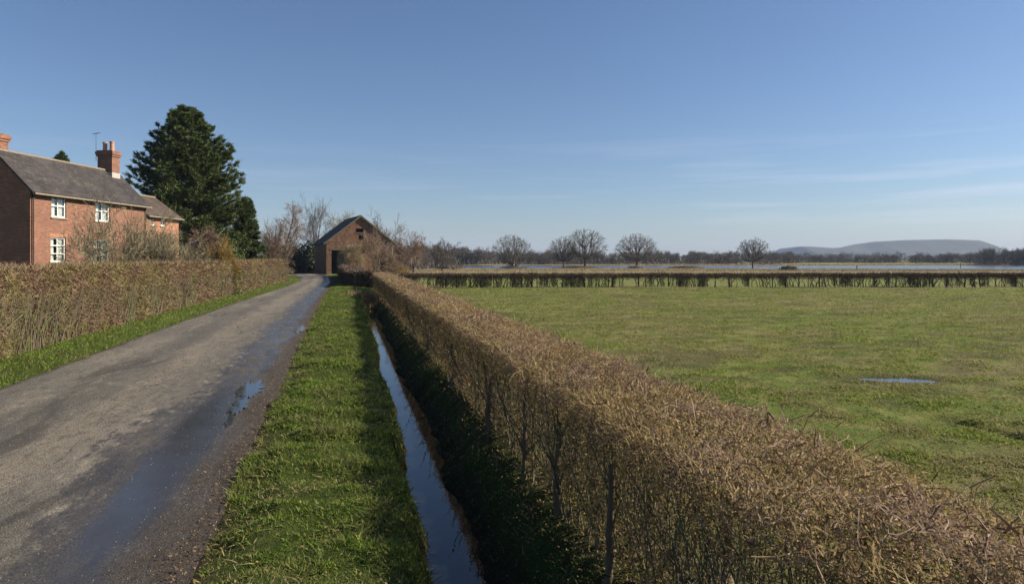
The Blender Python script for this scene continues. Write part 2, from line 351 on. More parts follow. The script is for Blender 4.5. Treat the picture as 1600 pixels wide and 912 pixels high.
def mat_slate(name, c1, c2, lich):
    m, t, b = newmat(name); uv = t.nodes.new('ShaderNodeUVMap'); tcn = t.nodes.new('ShaderNodeTexCoord')
    br = t.nodes.new('ShaderNodeTexBrick'); t.links.new(uv.outputs[0], br.inputs['Vector'])
    br.inputs['Color1'].default_value = (*c1, 1); br.inputs['Color2'].default_value = (*c2, 1); br.inputs['Mortar'].default_value = (.03, .028, .027, 1)
    br.inputs['Scale'].default_value = 1; br.inputs['Brick Width'].default_value = .3; br.inputs['Row Height'].default_value = .2; br.inputs['Mortar Size'].default_value = .008
    n = noise(t, 2.2, 7, .7, tcn.outputs['Object']); n2 = noise(t, .7, 5, .6, tcn.outputs['Object'])
    c = mixc_(t, br.outputs[0], lich, math_(t, 'MULTIPLY', mrange(t, n.outputs[0], .55, .7), .65))
    r = ramp(t, [(.3, (.65, .65, .68)), (.7, (1.25, 1.2, 1.15))]); t.links.new(n2.outputs[0], r.inputs[0]); c = mixc_(t, c, r.outputs[0], 1.0, 'MULTIPLY')
    t.links.new(c, b.inputs['Base Color']); b.inputs['Roughness'].default_value = .85; b.inputs['Specular IOR Level'].default_value = .2
    bp = t.nodes.new('ShaderNodeBump'); bp.inputs['Strength'].default_value = .6; bp.inputs['Distance'].default_value = .02; bp.invert = True
    t.links.new(br.outputs['Fac'], bp.inputs['Height']); t.links.new(bp.outputs[0], b.inputs['Normal'])
    return m
M['slate'] = mat_slate('slate_roof', (.04, .038, .04), (.066, .06, .06), (.15, .135, .1))
M['slate2'] = mat_slate('brown_tile_roof', (.075, .058, .05), (.1, .078, .066), (.15, .125, .09))
M['barnroof'] = mat_slate('barn_slate', (.045, .04, .035), (.07, .055, .045), (.1, .09, .05))
def mat_water(name, colr, rough=.02, bs=0.15, scale=3., dist=.02):
    m, t, b = newmat(name); b.inputs['Base Color'].default_value = (*colr, 1); b.inputs['Roughness'].default_value = rough; b.inputs['IOR'].default_value = 1.33; b.inputs['Specular IOR Level'].default_value = .9
    tcn = t.nodes.new('ShaderNodeTexCoord'); n = noise(t, scale, 3, .5, tcn.outputs['Object'])
    bp = t.nodes.new('ShaderNodeBump'); bp.inputs['Strength'].default_value = bs; bp.inputs['Distance'].default_value = dist; t.links.new(n.outputs[0], bp.inputs['Height']); t.links.new(bp.outputs[0], b.inputs['Normal'])
    return m
M['ditchwater'] = mat_water('ditch_water', (.012, .014, .016), .015, .08, 4.)
M['floodwater'] = mat_water('flood_water', (.03, .035, .04), .2, .8, 1.2, .12)
M['puddle'] = mat_water('puddle_water', (.03, .028, .024), .05, .1, 5., .002)

# ground material: masks are stored per vertex, colours stay albedo
def mat_ground():
    m, t, b = newmat('pasture_ground'); tcn = t.nodes.new('ShaderNodeTexCoord'); o = tcn.outputs['Object']
    def attr(n):
        a = t.nodes.new('ShaderNodeAttribute'); a.attribute_name = n; return a.outputs['Fac']
    n1 = noise(t, .14, 6, .62, o); n2 = noise(t, 1.3, 7, .7, o); n3 = noise(t, 9, 6, .75, o); n4 = noise(t, 55, 4, .7, o)
    g = ramp(t, [(.3, (.05, .09, .016)), (.5, (.13, .17, .036)), (.68, (.25, .22, .09))]); t.links.new(n2.outputs[0], g.inputs[0])
    c = mixc_(t, g.outputs[0], (.22, .18, .09), math_(t, 'MULTIPLY', mrange(t, n1.outputs[0], .45, .6), .65))
    c = mixc_(t, c, (.05, .038, .022), math_(t, 'MULTIPLY', mrange(t, n3.outputs[0], .57, .68), .75))
    c = mixc_(t, c, (.18, .17, .075), math_(t, 'MULTIPLY', mrange(t, n4.outputs[0], .55, .7), .5))
    c = mixc_(t, c, (.03, .05, .012), math_(t, 'MULTIPLY', mrange(t, n4.outputs[0], .47, .35), .7))
    gd = ramp(t, [(.3, (.17, .135, .065)), (.7, (.3, .24, .13))]); t.links.new(n2.outputs[0], gd.inputs[0])
    c = mixc_(t, c, gd.outputs[0], attr('dry'))
    lu = ramp(t, [(.3, (.03, .05, .012)), (.7, (.07, .09, .02))]); t.links.new(n3.outputs[0], lu.inputs[0])
    c = mixc_(t, c, lu.outputs[0], attr('lush'))
    mu = ramp(t, [(.3, (.022, .016, .011)), (.7, (.075, .055, .035))]); t.links.new(n3.outputs[0], mu.inputs[0])
    c = mixc_(t, c, mu.outputs[0], attr('mud'))
    t.links.new(c, b.inputs['Base Color']); b.inputs['Roughness'].default_value = .95; b.inputs['Specular IOR Level'].default_value = .1
    add = math_(t, 'ADD', n3.outputs[0], math_(t, 'MULTIPLY', n4.outputs[0], .4))
    bp = t.nodes.new('ShaderNodeBump'); bp.inputs['Strength'].default_value = .9; bp.inputs['Distance'].default_value = .09; t.links.new(add, bp.inputs['Height']); t.links.new(bp.outputs[0], b.inputs['Normal'])
    return m
def mat_road():
    m, t, b = newmat('worn_asphalt'); tcn = t.nodes.new('ShaderNodeTexCoord'); o = tcn.outputs['Object']
    sp = t.nodes.new('ShaderNodeSeparateXYZ'); t.links.new(o, sp.inputs[0])
    st = t.nodes.new('ShaderNodeMapping'); st.inputs['Scale'].default_value = (1, .22, 1); t.links.new(o, st.inputs[0])
    a = t.nodes.new('ShaderNodeAttribute'); a.attribute_name = 'across'; ac = a.outputs['Fac']      # 0 left edge .. 1 right edge
    big = noise(t, .8, 6, .6, st.outputs[0]); med = noise(t, 2.6, 6, .65, st.outputs[0]); fine = noise(t, 48, 4, .85, o); f2 = noise(t, 17, 5, .8, o)
    vo = t.nodes.new('ShaderNodeTexVoronoi'); vo.inputs['Scale'].default_value = 62; t.links.new(o, vo.inputs['Vector'])
    base = ramp(t, [(.35, (.072, .068, .061)), (.5, (.108, .10, .087)), (.66, (.165, .148, .122))]); t.links.new(big.outputs[0], base.inputs[0])
    c = base.outputs[0]
    # pale loose chippings along the crown between the wheel tracks
    wob = math_(t, 'ADD', ac, math_(t, 'MULTIPLY', math_(t, 'SUBTRACT', med.outputs[0], .5), .22))
    mid = math_(t, 'MULTIPLY', mrange(t, wob, .42, .5), mrange(t, wob, .62, .54))
    c = mixc_(t, c, (.2, .17, .13), math_(t, 'MULTIPLY', mid, mrange(t, f2.outputs[0], .45, .6)))
    tr1 = math_(t, 'MULTIPLY', mrange(t, wob, .22, .32), mrange(t, wob, .46, .36))
    c = mixc_(t, c, (.068, .065, .06), math_(t, 'MULTIPLY', tr1, .55))
    m3 = t.nodes.new('ShaderNodeMapping'); m3.inputs['Scale'].default_value = (1, .4, 1); t.links.new(o, m3.inputs[0]); n3 = noise(t, 7, 7, .8, m3.outputs[0]); n5 = noise(t, 2.1, 6, .75, m3.outputs[0])
    c = mixc_(t, c, (.045, .042, .038), math_(t, 'MULTIPLY', mrange(t, n3.outputs[0], .53, .6), .6))
    c = mixc_(t, c, (.215, .19, .155), math_(t, 'MULTIPLY', math_(t, 'MULTIPLY', mrange(t, n3.outputs[0], .46, .40), mrange(t, n5.outputs[0], .45, .55)), .7))
    # dark damp strip
    damp0 = math_(t, 'ADD', math_(t, 'ADD', ac, math_(t, 'MULTIPLY', math_(t, 'SUBTRACT', big.outputs[0], .5), .45)), math_(t, 'MULTIPLY', math_(t, 'SUBTRACT', n3.outputs[0], .5), .4))
    damp = mrange(t, damp0, .68, .76)
    c = mixc_(t, c, (.036, .031, .026), math_(t, 'MULTIPLY', damp, .75))
    edge = mrange(t, math_(t, 'ADD', ac, math_(t, 'MULTIPLY', math_(t, 'SUBTRACT', med.outputs[0], .5), .2)), .885, .96)
    mud = ramp(t, [(.35, (.013, .01, .008)), (.7, (.06, .044, .034))]); t.links.new(f2.outputs[0], mud.inputs[0])
    c = mixc_(t, c, mud.outputs[0], edge)
    le = mrange(t, ac, .06, .0); c = mixc_(t, c, mud.outputs[0], math_(t, 'MULTIPLY', le, .8))
    pt = noise(t, .95, 3, .45, st.outputs[0], .8); pm = mrange(t, math_(t, 'ADD', pt.outputs[0], math_(t, 'MULTIPLY', math_(t, 'SUBTRACT', f2.outputs[0], .5), .12)), .61, .68); c = mixc_(t, c, (.03, .027, .024), math_(t, 'MULTIPLY', pm, .7))
    ck = t.nodes.new('ShaderNodeTexVoronoi'); ck.feature = 'DISTANCE_TO_EDGE'; ck.inputs['Scale'].default_value = 1.1; wv = noise(t, 2.5, 5, .7, st.outputs[0]); wm = mixc_(t, st.outputs[0], wv.outputs[1], .35); t.links.new(wm, ck.inputs['Vector'])
    ckm = math_(t, 'MULTIPLY', mrange(t, ck.outputs['Distance'], .012, .003), mrange(t, med.outputs[0], .5, .6)); c = mixc_(t, c, (.02, .018, .016), math_(t, 'MULTIPLY', ckm, .8))
    sp2 = ramp(t, [(.36, (.3, .3, .3)), (.5, (1, 1, 1)), (.64, (2.0, 1.95, 1.85))]); t.links.new(fine.outputs[0], sp2.inputs[0]); c = mixc_(t, c, sp2.outputs[0], .9, 'MULTIPLY')
    wu = math_(t, 'DIVIDE', math_(t, 'ADD', sp.outputs[0], math_(t, 'MULTIPLY_ADD', sp.outputs[1], .012, 1.93)), .40); wv2 = math_(t, 'DIVIDE', math_(t, 'SUBTRACT', sp.outputs[1], 9.2), 4.6)
    wd = math_(t, 'SQRT', math_(t, 'ADD', math_(t, 'MULTIPLY', wu, wu), math_(t, 'MULTIPLY', wv2, wv2)))
    wet = mrange(t, math_(t, 'ADD', wd, math_(t, 'MULTIPLY', math_(t, 'SUBTRACT', n5.outputs[0], .5), 1.7)), 1.05, .55)
    c = mixc_(t, c, (.022, .02, .018), math_(t, 'MULTIPLY', wet, .6))
    t.links.new(c, b.inputs['Base Color'])
    # wet sheen where the lane is damp
    dr = math_(t, 'MULTIPLY', damp, math_(t, 'SUBTRACT', 1.0, edge)); ro = mrange(t, math_(t, 'MULTIPLY', dr, mrange(t, n5.outputs[0], .36, .52)), 0, 1, .95, .25, False)
    ro = math_(t, 'SUBTRACT', ro, math_(t, 'MULTIPLY', math_(t, 'MULTIPLY', wet, ro), .72))
    t.links.new(ro, b.inputs['Roughness']); b.inputs['Specular IOR Level'].default_value = .5
    hh = math_(t, 'ADD', math_(t, 'MULTIPLY', vo.outputs['Distance'], -.6), math_(t, 'ADD', fine.outputs[0], math_(t, 'MULTIPLY', f2.outputs[0], .8)))
    bp = t.nodes.new('ShaderNodeBump'); bp.inputs['Distance'].default_value = .02; t.links.new(hh, bp.inputs['Height']); t.links.new(math_(t, 'MULTIPLY', mrange(t, dr, 0, 1, .95, .22, False), math_(t, 'SUBTRACT', 1.0, math_(t, 'MULTIPLY', wet, .75))), bp.inputs['Strength']); t.links.new(bp.outputs[0], b.inputs['Normal'])
    return m

# ------------------------------------------------------------------ ground sheet
def knots(*segs):
    out = []
    for a, b, s in segs: out += list(np.arange(a, b - 1e-6, s))
    out.append(segs[-1][1]); return np.array(out, float)
def geo(a, b, k): return a * (b / a) ** (np.arange(1, k + 1) / k)
us = np.concatenate([-geo(330, 3500, 10)[::-1], -geo(24, 330, 45)[::-1], knots((-24, -8.4, .6), (-8.4, -6, .2), (-6, -1.6, .55), (-1.6, 2.4, .05), (2.4, 12, .16), (12, 30, .35)), geo(30, 420, 110), geo(420, 3500, 10)])
vsn = np.concatenate([[-300, -60, -15], knots((-2, 18, .09), (18, 48, .2), (48, 90, .7), (90, 170, 2.2), (170, 380, 2.4)), geo(380, 3500, 22)])
U, Vv = np.meshgrid(us, vsn); Z = ground(U.ravel(), Vv.ravel())
nu, nv = len(us), len(vsn)
ii = (np.arange(nv - 1)[:, None] * nu + np.arange(nu - 1)[None]).ravel()
me = npmesh('ground', np.stack([U.ravel(), Vv.ravel(), Z], 1), [np.stack([ii, ii + 1, ii + nu + 1, ii + nu], 1)], True)
uu, vv = U.ravel(), Vv.ravel(); xx, yy = uv2w(uu, vv)
dry = ss(95, 150, yy) * (1 - ss(360, 420, yy)) * .95 + .5 * ss(420, 430, yy) * 0
dry = np.maximum(dry, ss(3.0, 3.6, uu) * (1 - ss(3.6, 4.6, uu)) * .3)
lush = ((uu > -10) & (uu < 2.6) & (vv < 100)).astype(float)
mud = np.clip(ss(-.25, -.5, Z) * (yy < 60), 0, 1) * .8
mud = np.maximum(mud, ss(1.6, 2.0, uu) * (1 - ss(3.0, 3.5, uu)) * (vv < 58) * .55)
mud = np.maximum(mud, .85 * np.exp(-(((xx - 7.6) / 1.4) ** 2 + ((yy - 13.7) / .6) ** 2) ** 2))
mud = np.maximum(mud, np.exp(-((xx - 6.75 - .12 * np.sin(yy * 2.3)) / .2) ** 2) * ss(7.5, 8.2, yy) * ss(10.9, 10.3, yy) * .9)
mud = np.maximum(mud, ss(.25, .0, uu - roadR(vv)) * (uu > roadR(vv) - .6) * (uu < 0) * .8)
mud = np.maximum(mud, ss(.52, .66, fbm(uu / 1.9, vv / .9, 31)) * (uu > 4.2) * (yy < 60) * .5)
mud = np.maximum(mud, ss(.25, .7, -.95 - Z) * (yy > 150) * .5)
for nm, ar in (('dry', dry), ('lush', lush), ('mud', mud)):
    at = me.attributes.new(nm, 'FLOAT', 'POINT'); at.data.foreach_set('value', np.ascontiguousarray(ar, np.float32))
tag(link('ground', me, mat_ground(), rot=A), 'flat green winter pasture and verges running to the flooded plain', kind='structure')
# road
rv = np.concatenate([knots((-12, 20, .12), (20, 60, .3), (60, 150, 1))]); nac = 29
an = np.linspace(0, 1, nac); jl = .12 * (fbm(rv / .7, rv * 0, 41) - .5); jr = .3 * (fbm(rv / .9, rv * 0, 42) - .5) + .12 * (fbm(rv / .2, rv * 0, 43) - .5)
Lr, Rr = roadL(rv) + jl, roadR(rv) + jr
RU = Lr[:, None] + (Rr - Lr)[:, None] * an[None]; RVv = np.repeat(rv[:, None], nac, 1)
RZ = .012 + .05 * (1 - (2 * an[None] - 1) ** 2) - .03 * ((an[None] > .985) | (an[None] < .015)) + 0 * RU + .012 * (fbm(RU / 1.2, RVv / 2.5, 44) - .5)
ii = (np.arange(len(rv) - 1)[:, None] * nac + np.arange(nac - 1)[None]).ravel()
me = npmesh('road', np.stack([RU, RVv, RZ], 2).reshape(-1, 3), [np.stack([ii, ii + 1, ii + nac + 1, ii + nac], 1)], True)
at = me.attributes.new('across', 'FLOAT', 'POINT'); at.data.foreach_set('value', np.ascontiguousarray(np.tile(an, len(rv)), np.float32))
tag(link('road', me, mat_road(), rot=A), 'narrow worn asphalt lane with damp right-hand edge', kind='structure')
def roadz(u, v):
    t = (u - roadL(v)) / (roadR(v) - roadL(v)); return .012 + .05 * (1 - (2 * t - 1) ** 2)
# puddles: flat irregular water surfaces
def puddle(name, cu, cv, ru, rvv, z, seed, label, uvframe=True):
    n = 300; t = np.arange(n) / n * 2 * np.pi
    rr = 1 + .9 * (fbm(np.cos(t) * 1.8 + 9, np.sin(t) * 1.8 + 9, seed, 4) - .5) + 1.1 * (fbm(np.cos(t) * 6 + 9, np.sin(t) * 6 + 9, seed + 1, 5) - .5)
    P = np.stack([ru * rr * np.cos(t), rvv * rr * np.sin(t), np.zeros(n)], 1)
    V = np.concatenate([[[0, 0, 0]], P]); f = np.array([[0, 1 + i, 1 + (i + 1) % n] for i in range(n)])
    x, y = uv2w(cu, cv); o = link(name, npmesh(name, V, [f]), M['puddle'], rot=A if uvframe else 0, loc=(x, y, z)); tag(o, label, kind='structure')
for k, (u_, v_, ru, rvv, lb) in enumerate([(-1.74, 13.1, .19, .8, 'bright sky-blue puddle further up the damp lane edge'), (-1.72, 11.75, .12, .6, 'narrow bright puddle on the lane nearer the camera'), (-1.68, 10.6, .05, .3, 'smallest sliver of puddle on the damp lane'), (-1.62, 24, .14, 1.3, 'long faint puddle far up the lane edge')]):
    puddle('puddle', u_, v_, ru, rvv, float(roadz(u_, v_)) + .012, 50 + k * 3, lb)
# ditch water, flood water
def sheet(name, xs, ys, z, mat, label, rot=None):
    X, Y = np.meshgrid(xs, ys); n = len(xs); ii = (np.arange(len(ys) - 1)[:, None] * n + np.arange(n - 1)[None]).ravel()
    o = link(name, npmesh(name, np.stack([X.ravel(), Y.ravel(), X.ravel() * 0 + z], 1), [np.stack([ii, ii + 1, ii + n + 1, ii + n], 1)]), mat, rot=rot); return tag(o, label, kind='structure')
sheet('ditch_water', np.linspace(.2, 1.9, 4), np.linspace(-2, 43, 20), WZ, M['ditchwater'], 'still narrow water of the roadside ditch', A)
sheet('flood_water', np.linspace(-420, 520, 8), np.linspace(160, 400, 6), FZ, M['floodwater'], 'calm pale floodwater lying across the far plain')
pz = float(ground(*[np.array([q]) for q in w2uv(7.75, 13.7)])[0])
puddle('field_puddle', *w2uv(7.72, 13.72), 1.1, .5, pz + .035, 91, 'shallow puddle lying in a muddy hollow of the pasture')

# ------------------------------------------------------------------ grass
def blades(acc, u, v, z, hmean, wid, lean=.5):
    n = len(u); D = unit(np.stack([NR.normal(0, lean * .6, n), NR.normal(0, lean * .6, n), np.ones(n)], 1))
    Ln = hmean * NR.uniform(.45, 1.35, n); b = NR.normal(0, 1, (n, 3)) * (Ln * lean * .6)[:, None]; b[:, 2] = -np.abs(b[:, 2]) * .5
    acc.ribbons(np.stack([u, v, z], 1), D, Ln, wid * NR.uniform(.7, 1.3, n), b, 2)
def scatter_v(v0, v1, n, p=1.0):
    """more samples near the camera"""
    r = NR.random(n); return v0 * (v1 / v0) ** (r ** p)
# verge (right of the lane, between lane and ditch) and ditch banks
acc = Acc(); n = 300000
v = scatter_v(4.2, 62, n, 1.05); u = NR.uniform(-1.75, 2.3, n)
dc = ditch_c(v); z = ground(u, v)
keep = (u > roadR(v) - .02 + .18 * (fbm(u / .3, v / .4, 61) - .5)) & (z > WZ + .015)
tuft = fbm(u / .22, v / .22, 62, 2); keep &= NR.random(n) < np.clip((tuft - .25) * 2.6, .15, 1) * np.where(u > dc + .1, .5, 1)
u, v, z, dc = u[keep], v[keep], z[keep], dc[keep]; hh = (1 - .55 * ss(0, .2, u - dc)) * (.035 + .17 * np.clip(fbm(u / .42, v / .36, 2, 3) - .3, 0, 1)) * (.65 + .7 * fbm(u / 1.3, v / 1.1, 69, 2))
blades(acc, u, v, z - .01, hh * np.where(v > 20, 1.3, 1), .006 + .00055 * v, .75)
tag(acc.build('verge_grass', M['grass'], rot=A), 'short lush green grass on the verge and ditch banks', 'grass', kind='stuff')
acc = Acc(); n = 60000
v = scatter_v(9, 85, n, .9); u = NR.uniform(-8.0, -4.5, n); keep = (u < roadL(v) + .05 - .2 * (fbm(u / .3, v / .4, 64) - .3)) & (u > np.interp(v, [0, 30, 45, 60, 73, 74], [-7.9, -7.8, -7.4, -6.9, -6.2, -9]))
u, v = u[keep], v[keep]; z = ground(u, v); blades(acc, u, v, z - .01, .09 + 0 * u, .007 + .0005 * v, .7)
tag(acc.build('roadside_grass', M['grass'], rot=A), 'strip of green grass below the tall roadside hedge', 'grass', kind='stuff')
acc = Acc(); n = 60000; v = scatter_v(4.2, 50, n, 1.05); u = np.where(NR.random(n) < .45, NR.uniform(-1.6, 3.2, n), NR.uniform(3.1, 14, n)); z = ground(u, v)
k = (fbm(u / .5, v / .5, 67, 3) > .58) & (z > WZ + .03) & (u > roadR(v)); u, v, z = u[k], v[k], z[k]; blades(acc, u, v, z - .01, .07 + 0 * u, .005 + .0006 * v, 1.1)
tag(acc.build('dead_grass', M['deadgrass'], rot=A), 'pale dead grass tufts among the green on verge and pasture', 'dead grass', kind='stuff')
# pasture
acc = Acc(); n = 480000
r = NR.random(n); Yd = 5.0 * (56 / 5.0) ** (r ** .9); xp = NR.uniform(650, 1640, n); X = (xp - 800) * Yd / F; u, v = w2uv(X, Yd)
keep = (u > 3.0) & (NR.random(n) < np.clip((fbm(u / .55, v / .42, 23, 3) - .25) * 3.0, .25, 1))
z = ground(u, v); pd = (((X - 7.4) / 1.0) ** 2 + ((Yd - 13.7) / .6) ** 2); keep &= ~((z < pz + .035) & (pd < 4) & (NR.random(n) < .6)); keep &= NR.random(n) > .55 * ss(.52, .66, fbm(u / 1.9, v / .9, 31)); u, v, z, Yd = u[keep], v[keep], z[keep], Yd[keep]
blades(acc, u, v, z - .01, .026 + .09 * np.clip(fbm(u / .55, v / .42, 23, 3) - .36, 0, 1) + .0006 * Yd, .005 + .0009 * Yd, .9)
tag(acc.build('field_grass', M['field_grass'], rot=A), 'rough grazed pasture grass with muddy patches', 'grass', kind='stuff')
# leaf litter below the near hedge and on the verge
acc = Acc(); n = 15000
v = scatter_v(4, 50, n); u = np.where(NR.random(n) < .8, NR.uniform(1.5, 3.3, n), NR.uniform(-1.5, 1.9, n)); z = ground(u, v); k = z > WZ; u, v, z = u[k], v[k], z[k]
acc.leaves(np.stack([u, v, z + NR.uniform(.005, .07, len(u))], 1), unit(np.stack([NR.normal(0, .6, len(u)), NR.normal(0, .6, len(u)), np.ones(len(u))], 1)), .012 + .001 * v + NR.uniform(0, .014, len(u)), .6)
m_ = 1500; v = scatter_v(4.5, 45, m_); t = np.where(NR.random(m_) < .6, 1 - np.abs(NR.normal(0, .035, m_)), np.abs(NR.normal(0, .03, m_))); u = roadL(v) + np.clip(t, 0, 1) * (roadR(v) - roadL(v)); acc.leaves(np.stack([u, v, .03 + roadz(u, v) * .9], 1), unit(np.stack([NR.normal(0, .3, m_), NR.normal(0, .3, m_), np.ones(m_)], 1)), NR.uniform(.015, .035, m_) * (1 + v / 40), .6)
tag(acc.build('leaf_litter', M['straw'], rot=A), 'brown dead leaves scattered under the hedge and on the verge', 'dead leaves', kind='stuff')
# loose chippings
acc = Acc(); n = 16000
v = scatter_v(4.5, 30, n, .9); t = np.where(NR.random(n) < .45, NR.normal(.53, .06, n), np.where(NR.random(n) < .25, NR.normal(.93, .05, n), NR.random(n) * .8)); t = np.clip(t, 0.01, .99)
u = roadL(v) + t * (roadR(v) - roadL(v)); z = roadz(u, v); s = NR.uniform(.002, .006, n) * (1 + v / 22)
P = np.stack([u, v, z + s * .4], 1); octv = np.array([[1, 0, 0], [0, 1, 0], [-1, 0, 0], [0, -1, 0], [0, 0, .7], [0, 0, -.7]], float)
V = P[:, None] + octv[None] * s[:, None, None] * NR.uniform(.6, 1.4, (n, 6, 1)); f = np.array([[0, 1, 4], [1, 2, 4], [2, 3, 4], [3, 0, 4], [1, 0, 5], [2, 1, 5], [3, 2, 5], [0, 3, 5]])
acc.add(V.reshape(-1, 3), [(np.arange(n)[:, None, None] * 6 + f[None]).reshape(-1, 3)])
tag(acc.build('gravel', mat_twig('chippings', [(.07, .06, .05), (.17, .15, .12), (.28, .25, .21)], .85), rot=A), 'loose tan chippings scattered along the lane', 'gravel', kind='stuff')

# ------------------------------------------------------------------ hedges
def seg_chain(acc, pts, rad, sides=5):
    pts = np.asarray(pts, float); acc.tubes(pts[:-1], pts[1:], rad[:-1], rad[1:], sides)
def stem_mesh(rng, h, r, spread, moss=True, branches=4, lean=(0, 0)):
    acc = Acc(); p = np.array([0., 0, -.08]); pts = [p]; rad = [r * 1.35]; k = 6
    for i in range(k):
        p = p + np.array([rng.normal(lean[0], .018) , rng.normal(lean[1], .018), (h + .08) / k]); pts.append(p); rad.append(r * (1 - .45 * (i + 1) / k) * rng.uniform(.9, 1.12))
    pts = np.array(pts); seg_chain(acc, pts, np.array(rad), 7)
    for b in range(branches):
        i = rng.integers(2, k); p = pts[i]; a = rng.uniform(0, 6.28); q = [p]; rr = [rad[i] * .55]; d = np.array([math.cos(a) * spread, math.sin(a) * spread, rng.uniform(.5, 1.1)]); d /= np.linalg.norm(d)
        for j in range(4):
            d = d + rng.normal(0, .18, 3); d /= np.linalg.norm(d); p = p + d * h * .14; q.append(p); rr.append(rr[-1] * .75)
        seg_chain(acc, q, np.array(rr), 5)
    me = npmesh('trunk', np.concatenate(acc.V), [np.concatenate(acc.F[4])], True); return me
def hedge(name, path, width, height, zones, nstems, stem_r, label, cat='hedge', stem_mat='bark_moss', hv=.05, stem_off=0, rot=None, stems_at=None, zbase=None, stem_sp=.5):
    """path in its frame; zones: list of (material, builder) filling twig layers"""
    root = empty(name, (0, 0, 0), 0 if rot is None else rot); tag(root, label, cat)
    path = np.asarray(path, float); d = np.diff(path, axis=0); sl = np.linalg.norm(d, axis=1); cum = np.concatenate([[0], np.cumsum(sl)]); Lt = cum[-1]
    def at(s):
        x = np.interp(s, cum, path[:, 0]); y = np.interp(s, cum, path[:, 1]); i = np.clip(np.searchsorted(cum, s, side='right') - 1, 0, len(d) - 1)
        t = d[i] / sl[i][:, None]; return x, y, t[:, 0], t[:, 1]
    def pos(s, off):                                          # off to the right of the path
        x, y, tx, ty = at(s); return x + off * ty, y - off * tx, tx, ty
    root2 = (root, at, pos, Lt)
    for nm, mat, fn in zones:
        acc = Acc(); fn(acc, pos, Lt); acc.build(nm, M[mat], root)
    rng = np.random.default_rng(hash(label) % 1000 if False else len(label)); protos = [stem_mesh(rng, height * .72, stem_r, stem_sp) for _ in range(5)]
    for pm in protos: pm.materials.append(M[stem_mat])
    ss_ = stems_at if stems_at is not None else [(Lt * (i + .5) / nstems + rng.uniform(-.48, .48) * Lt / nstems, rng.uniform(-.12, .12) * width + stem_off) for i in range(nstems)]
    for i, (s, off) in enumerate(ss_):
        x, y, tx, ty = pos(np.array([s]), off); x, y = float(x[0]), float(y[0])
        if rot is None: z = gz(x, y)
        else: z = float(ground(np.array([x]), np.array([y]))[0])
        o = link('trunk', protos[i % 5], None, root, loc=(x, y, z)); o.rotation_euler.z = rng.uniform(0, 6.28); o.scale = (rng.uniform(.55, 1.35),) * 2 + (rng.uniform(.85, 1.08),)
    return root
def twl(dist, lo=.006): return lo + .0006 * dist
# --- near roadside hedge, u 1.95..3.1
HT = 1.25
def sd(Lt, n, s0, p=1.0): return np.clip(scatter_v(s0, Lt + s0, n, p) - s0, 0, Lt)
def near_top(acc, pos, Lt):
    n = 115000; s = sd(Lt, n, 3.0, 1.0); off = NR.uniform(-.63, .78, n); x, y, tx, ty = pos(s, off); dist = np.hypot(x, y)
    ht = HT + .02 + .09 * (fbm(x / .7, y / .7, 71) - .5) * 2 + .10 * (fbm(x / .22, y / .22, 73, 2) - .5) * 2 - .12 * np.clip(np.abs(off - .08) / .72, 0, 1) ** 4 - .07 * ss(-.1, .8, off)
    z = ht - np.abs(NR.normal(0, .10, n)) - .03
    D = unit(np.stack([NR.normal(0, .9, n) + .5 * off * ty, NR.normal(0, .9, n), NR.uniform(-.5, 1.2, n)], 1)); Ln = NR.uniform(.018, .052, n) * (1 + dist / 22)
    acc.ribbons(np.stack([x, y, z], 1), D, Ln, twl(dist, .0055) * NR.uniform(.7, 1.3, n), NR.normal(0, .35, (n, 3)) * Ln[:, None], 2)
    # woody branchlets and stray shoots: kinked chains with side spurs
    m = 5200; s = sd(Lt, m, 3.0, 1.0); off = NR.uniform(-.62, .72, m); x, y, tx, ty = pos(s, off); dist = np.hypot(x, y)
    p = np.stack([x, y, HT - .20 - .07 * ss(-.1, .8, off) + NR.normal(0, .08, m)], 1); d = unit(np.stack([NR.normal(0, .9, m), NR.normal(0, .9, m), NR.uniform(.1, 1, m)], 1)); r = NR.uniform(.0022, .0055, m) * (1 + dist / 25) * np.where(NR.random(m) < .08, 2.2, 1)
    for k in range(5):
        l_ = NR.uniform(.03, .09, m) * (1 + dist / 60); q = p + d * l_[:, None]; q[:, 2] = np.minimum(q[:, 2], HT + .10 + NR.uniform(-.08, .06, m)); acc.tubes(p, q, r, r * .85, 3)
        sp = unit(d + NR.normal(0, .8, (m, 3))); acc.ribbons(q, sp, NR.uniform(.015, .05, m) * (1 + dist / 25), r * 1.3, np.zeros((m, 3)), 1)
        p = q; r = r * .85; d = unit(d + NR.normal(0, .45, (m, 3)))
def near_side(acc, pos, Lt):
    n = 72000; s = sd(Lt, n, 3.0, 1.0); sgn = np.where(NR.random(n) < .97, -1, 1); off = sgn * (.6 - np.abs(NR.normal(0, .22, n))); x, y, tx, ty = pos(s, off); dist = np.hypot(x, y)
    z = HT * NR.beta(1.5, 1.15, n); gap = fbm(x * 0 + 2.2, y / .32, 74, 3); keep = (z > .78) | (NR.random(n) < np.clip((gap - .42) * 3.6, .05, 1)); s = None
    x, y, z, tx, ty, dist, sgn = [q[keep] for q in (x, y, z, tx, ty, dist, sgn)]; n = len(x)
    D = unit(np.stack([sgn * ty * .45 + NR.normal(0, .4, n), NR.normal(0, .45, n), NR.uniform(-.5, 1.5, n)], 1)); Ln = NR.uniform(.03, .10, n) * (1 + dist / 40)
    acc.ribbons(np.stack([x, y, z - .04], 1), D, Ln, twl(dist, .005) * NR.uniform(.6, 1.4, n), NR.normal(0, .22, (n, 3)) * Ln[:, None], 2)
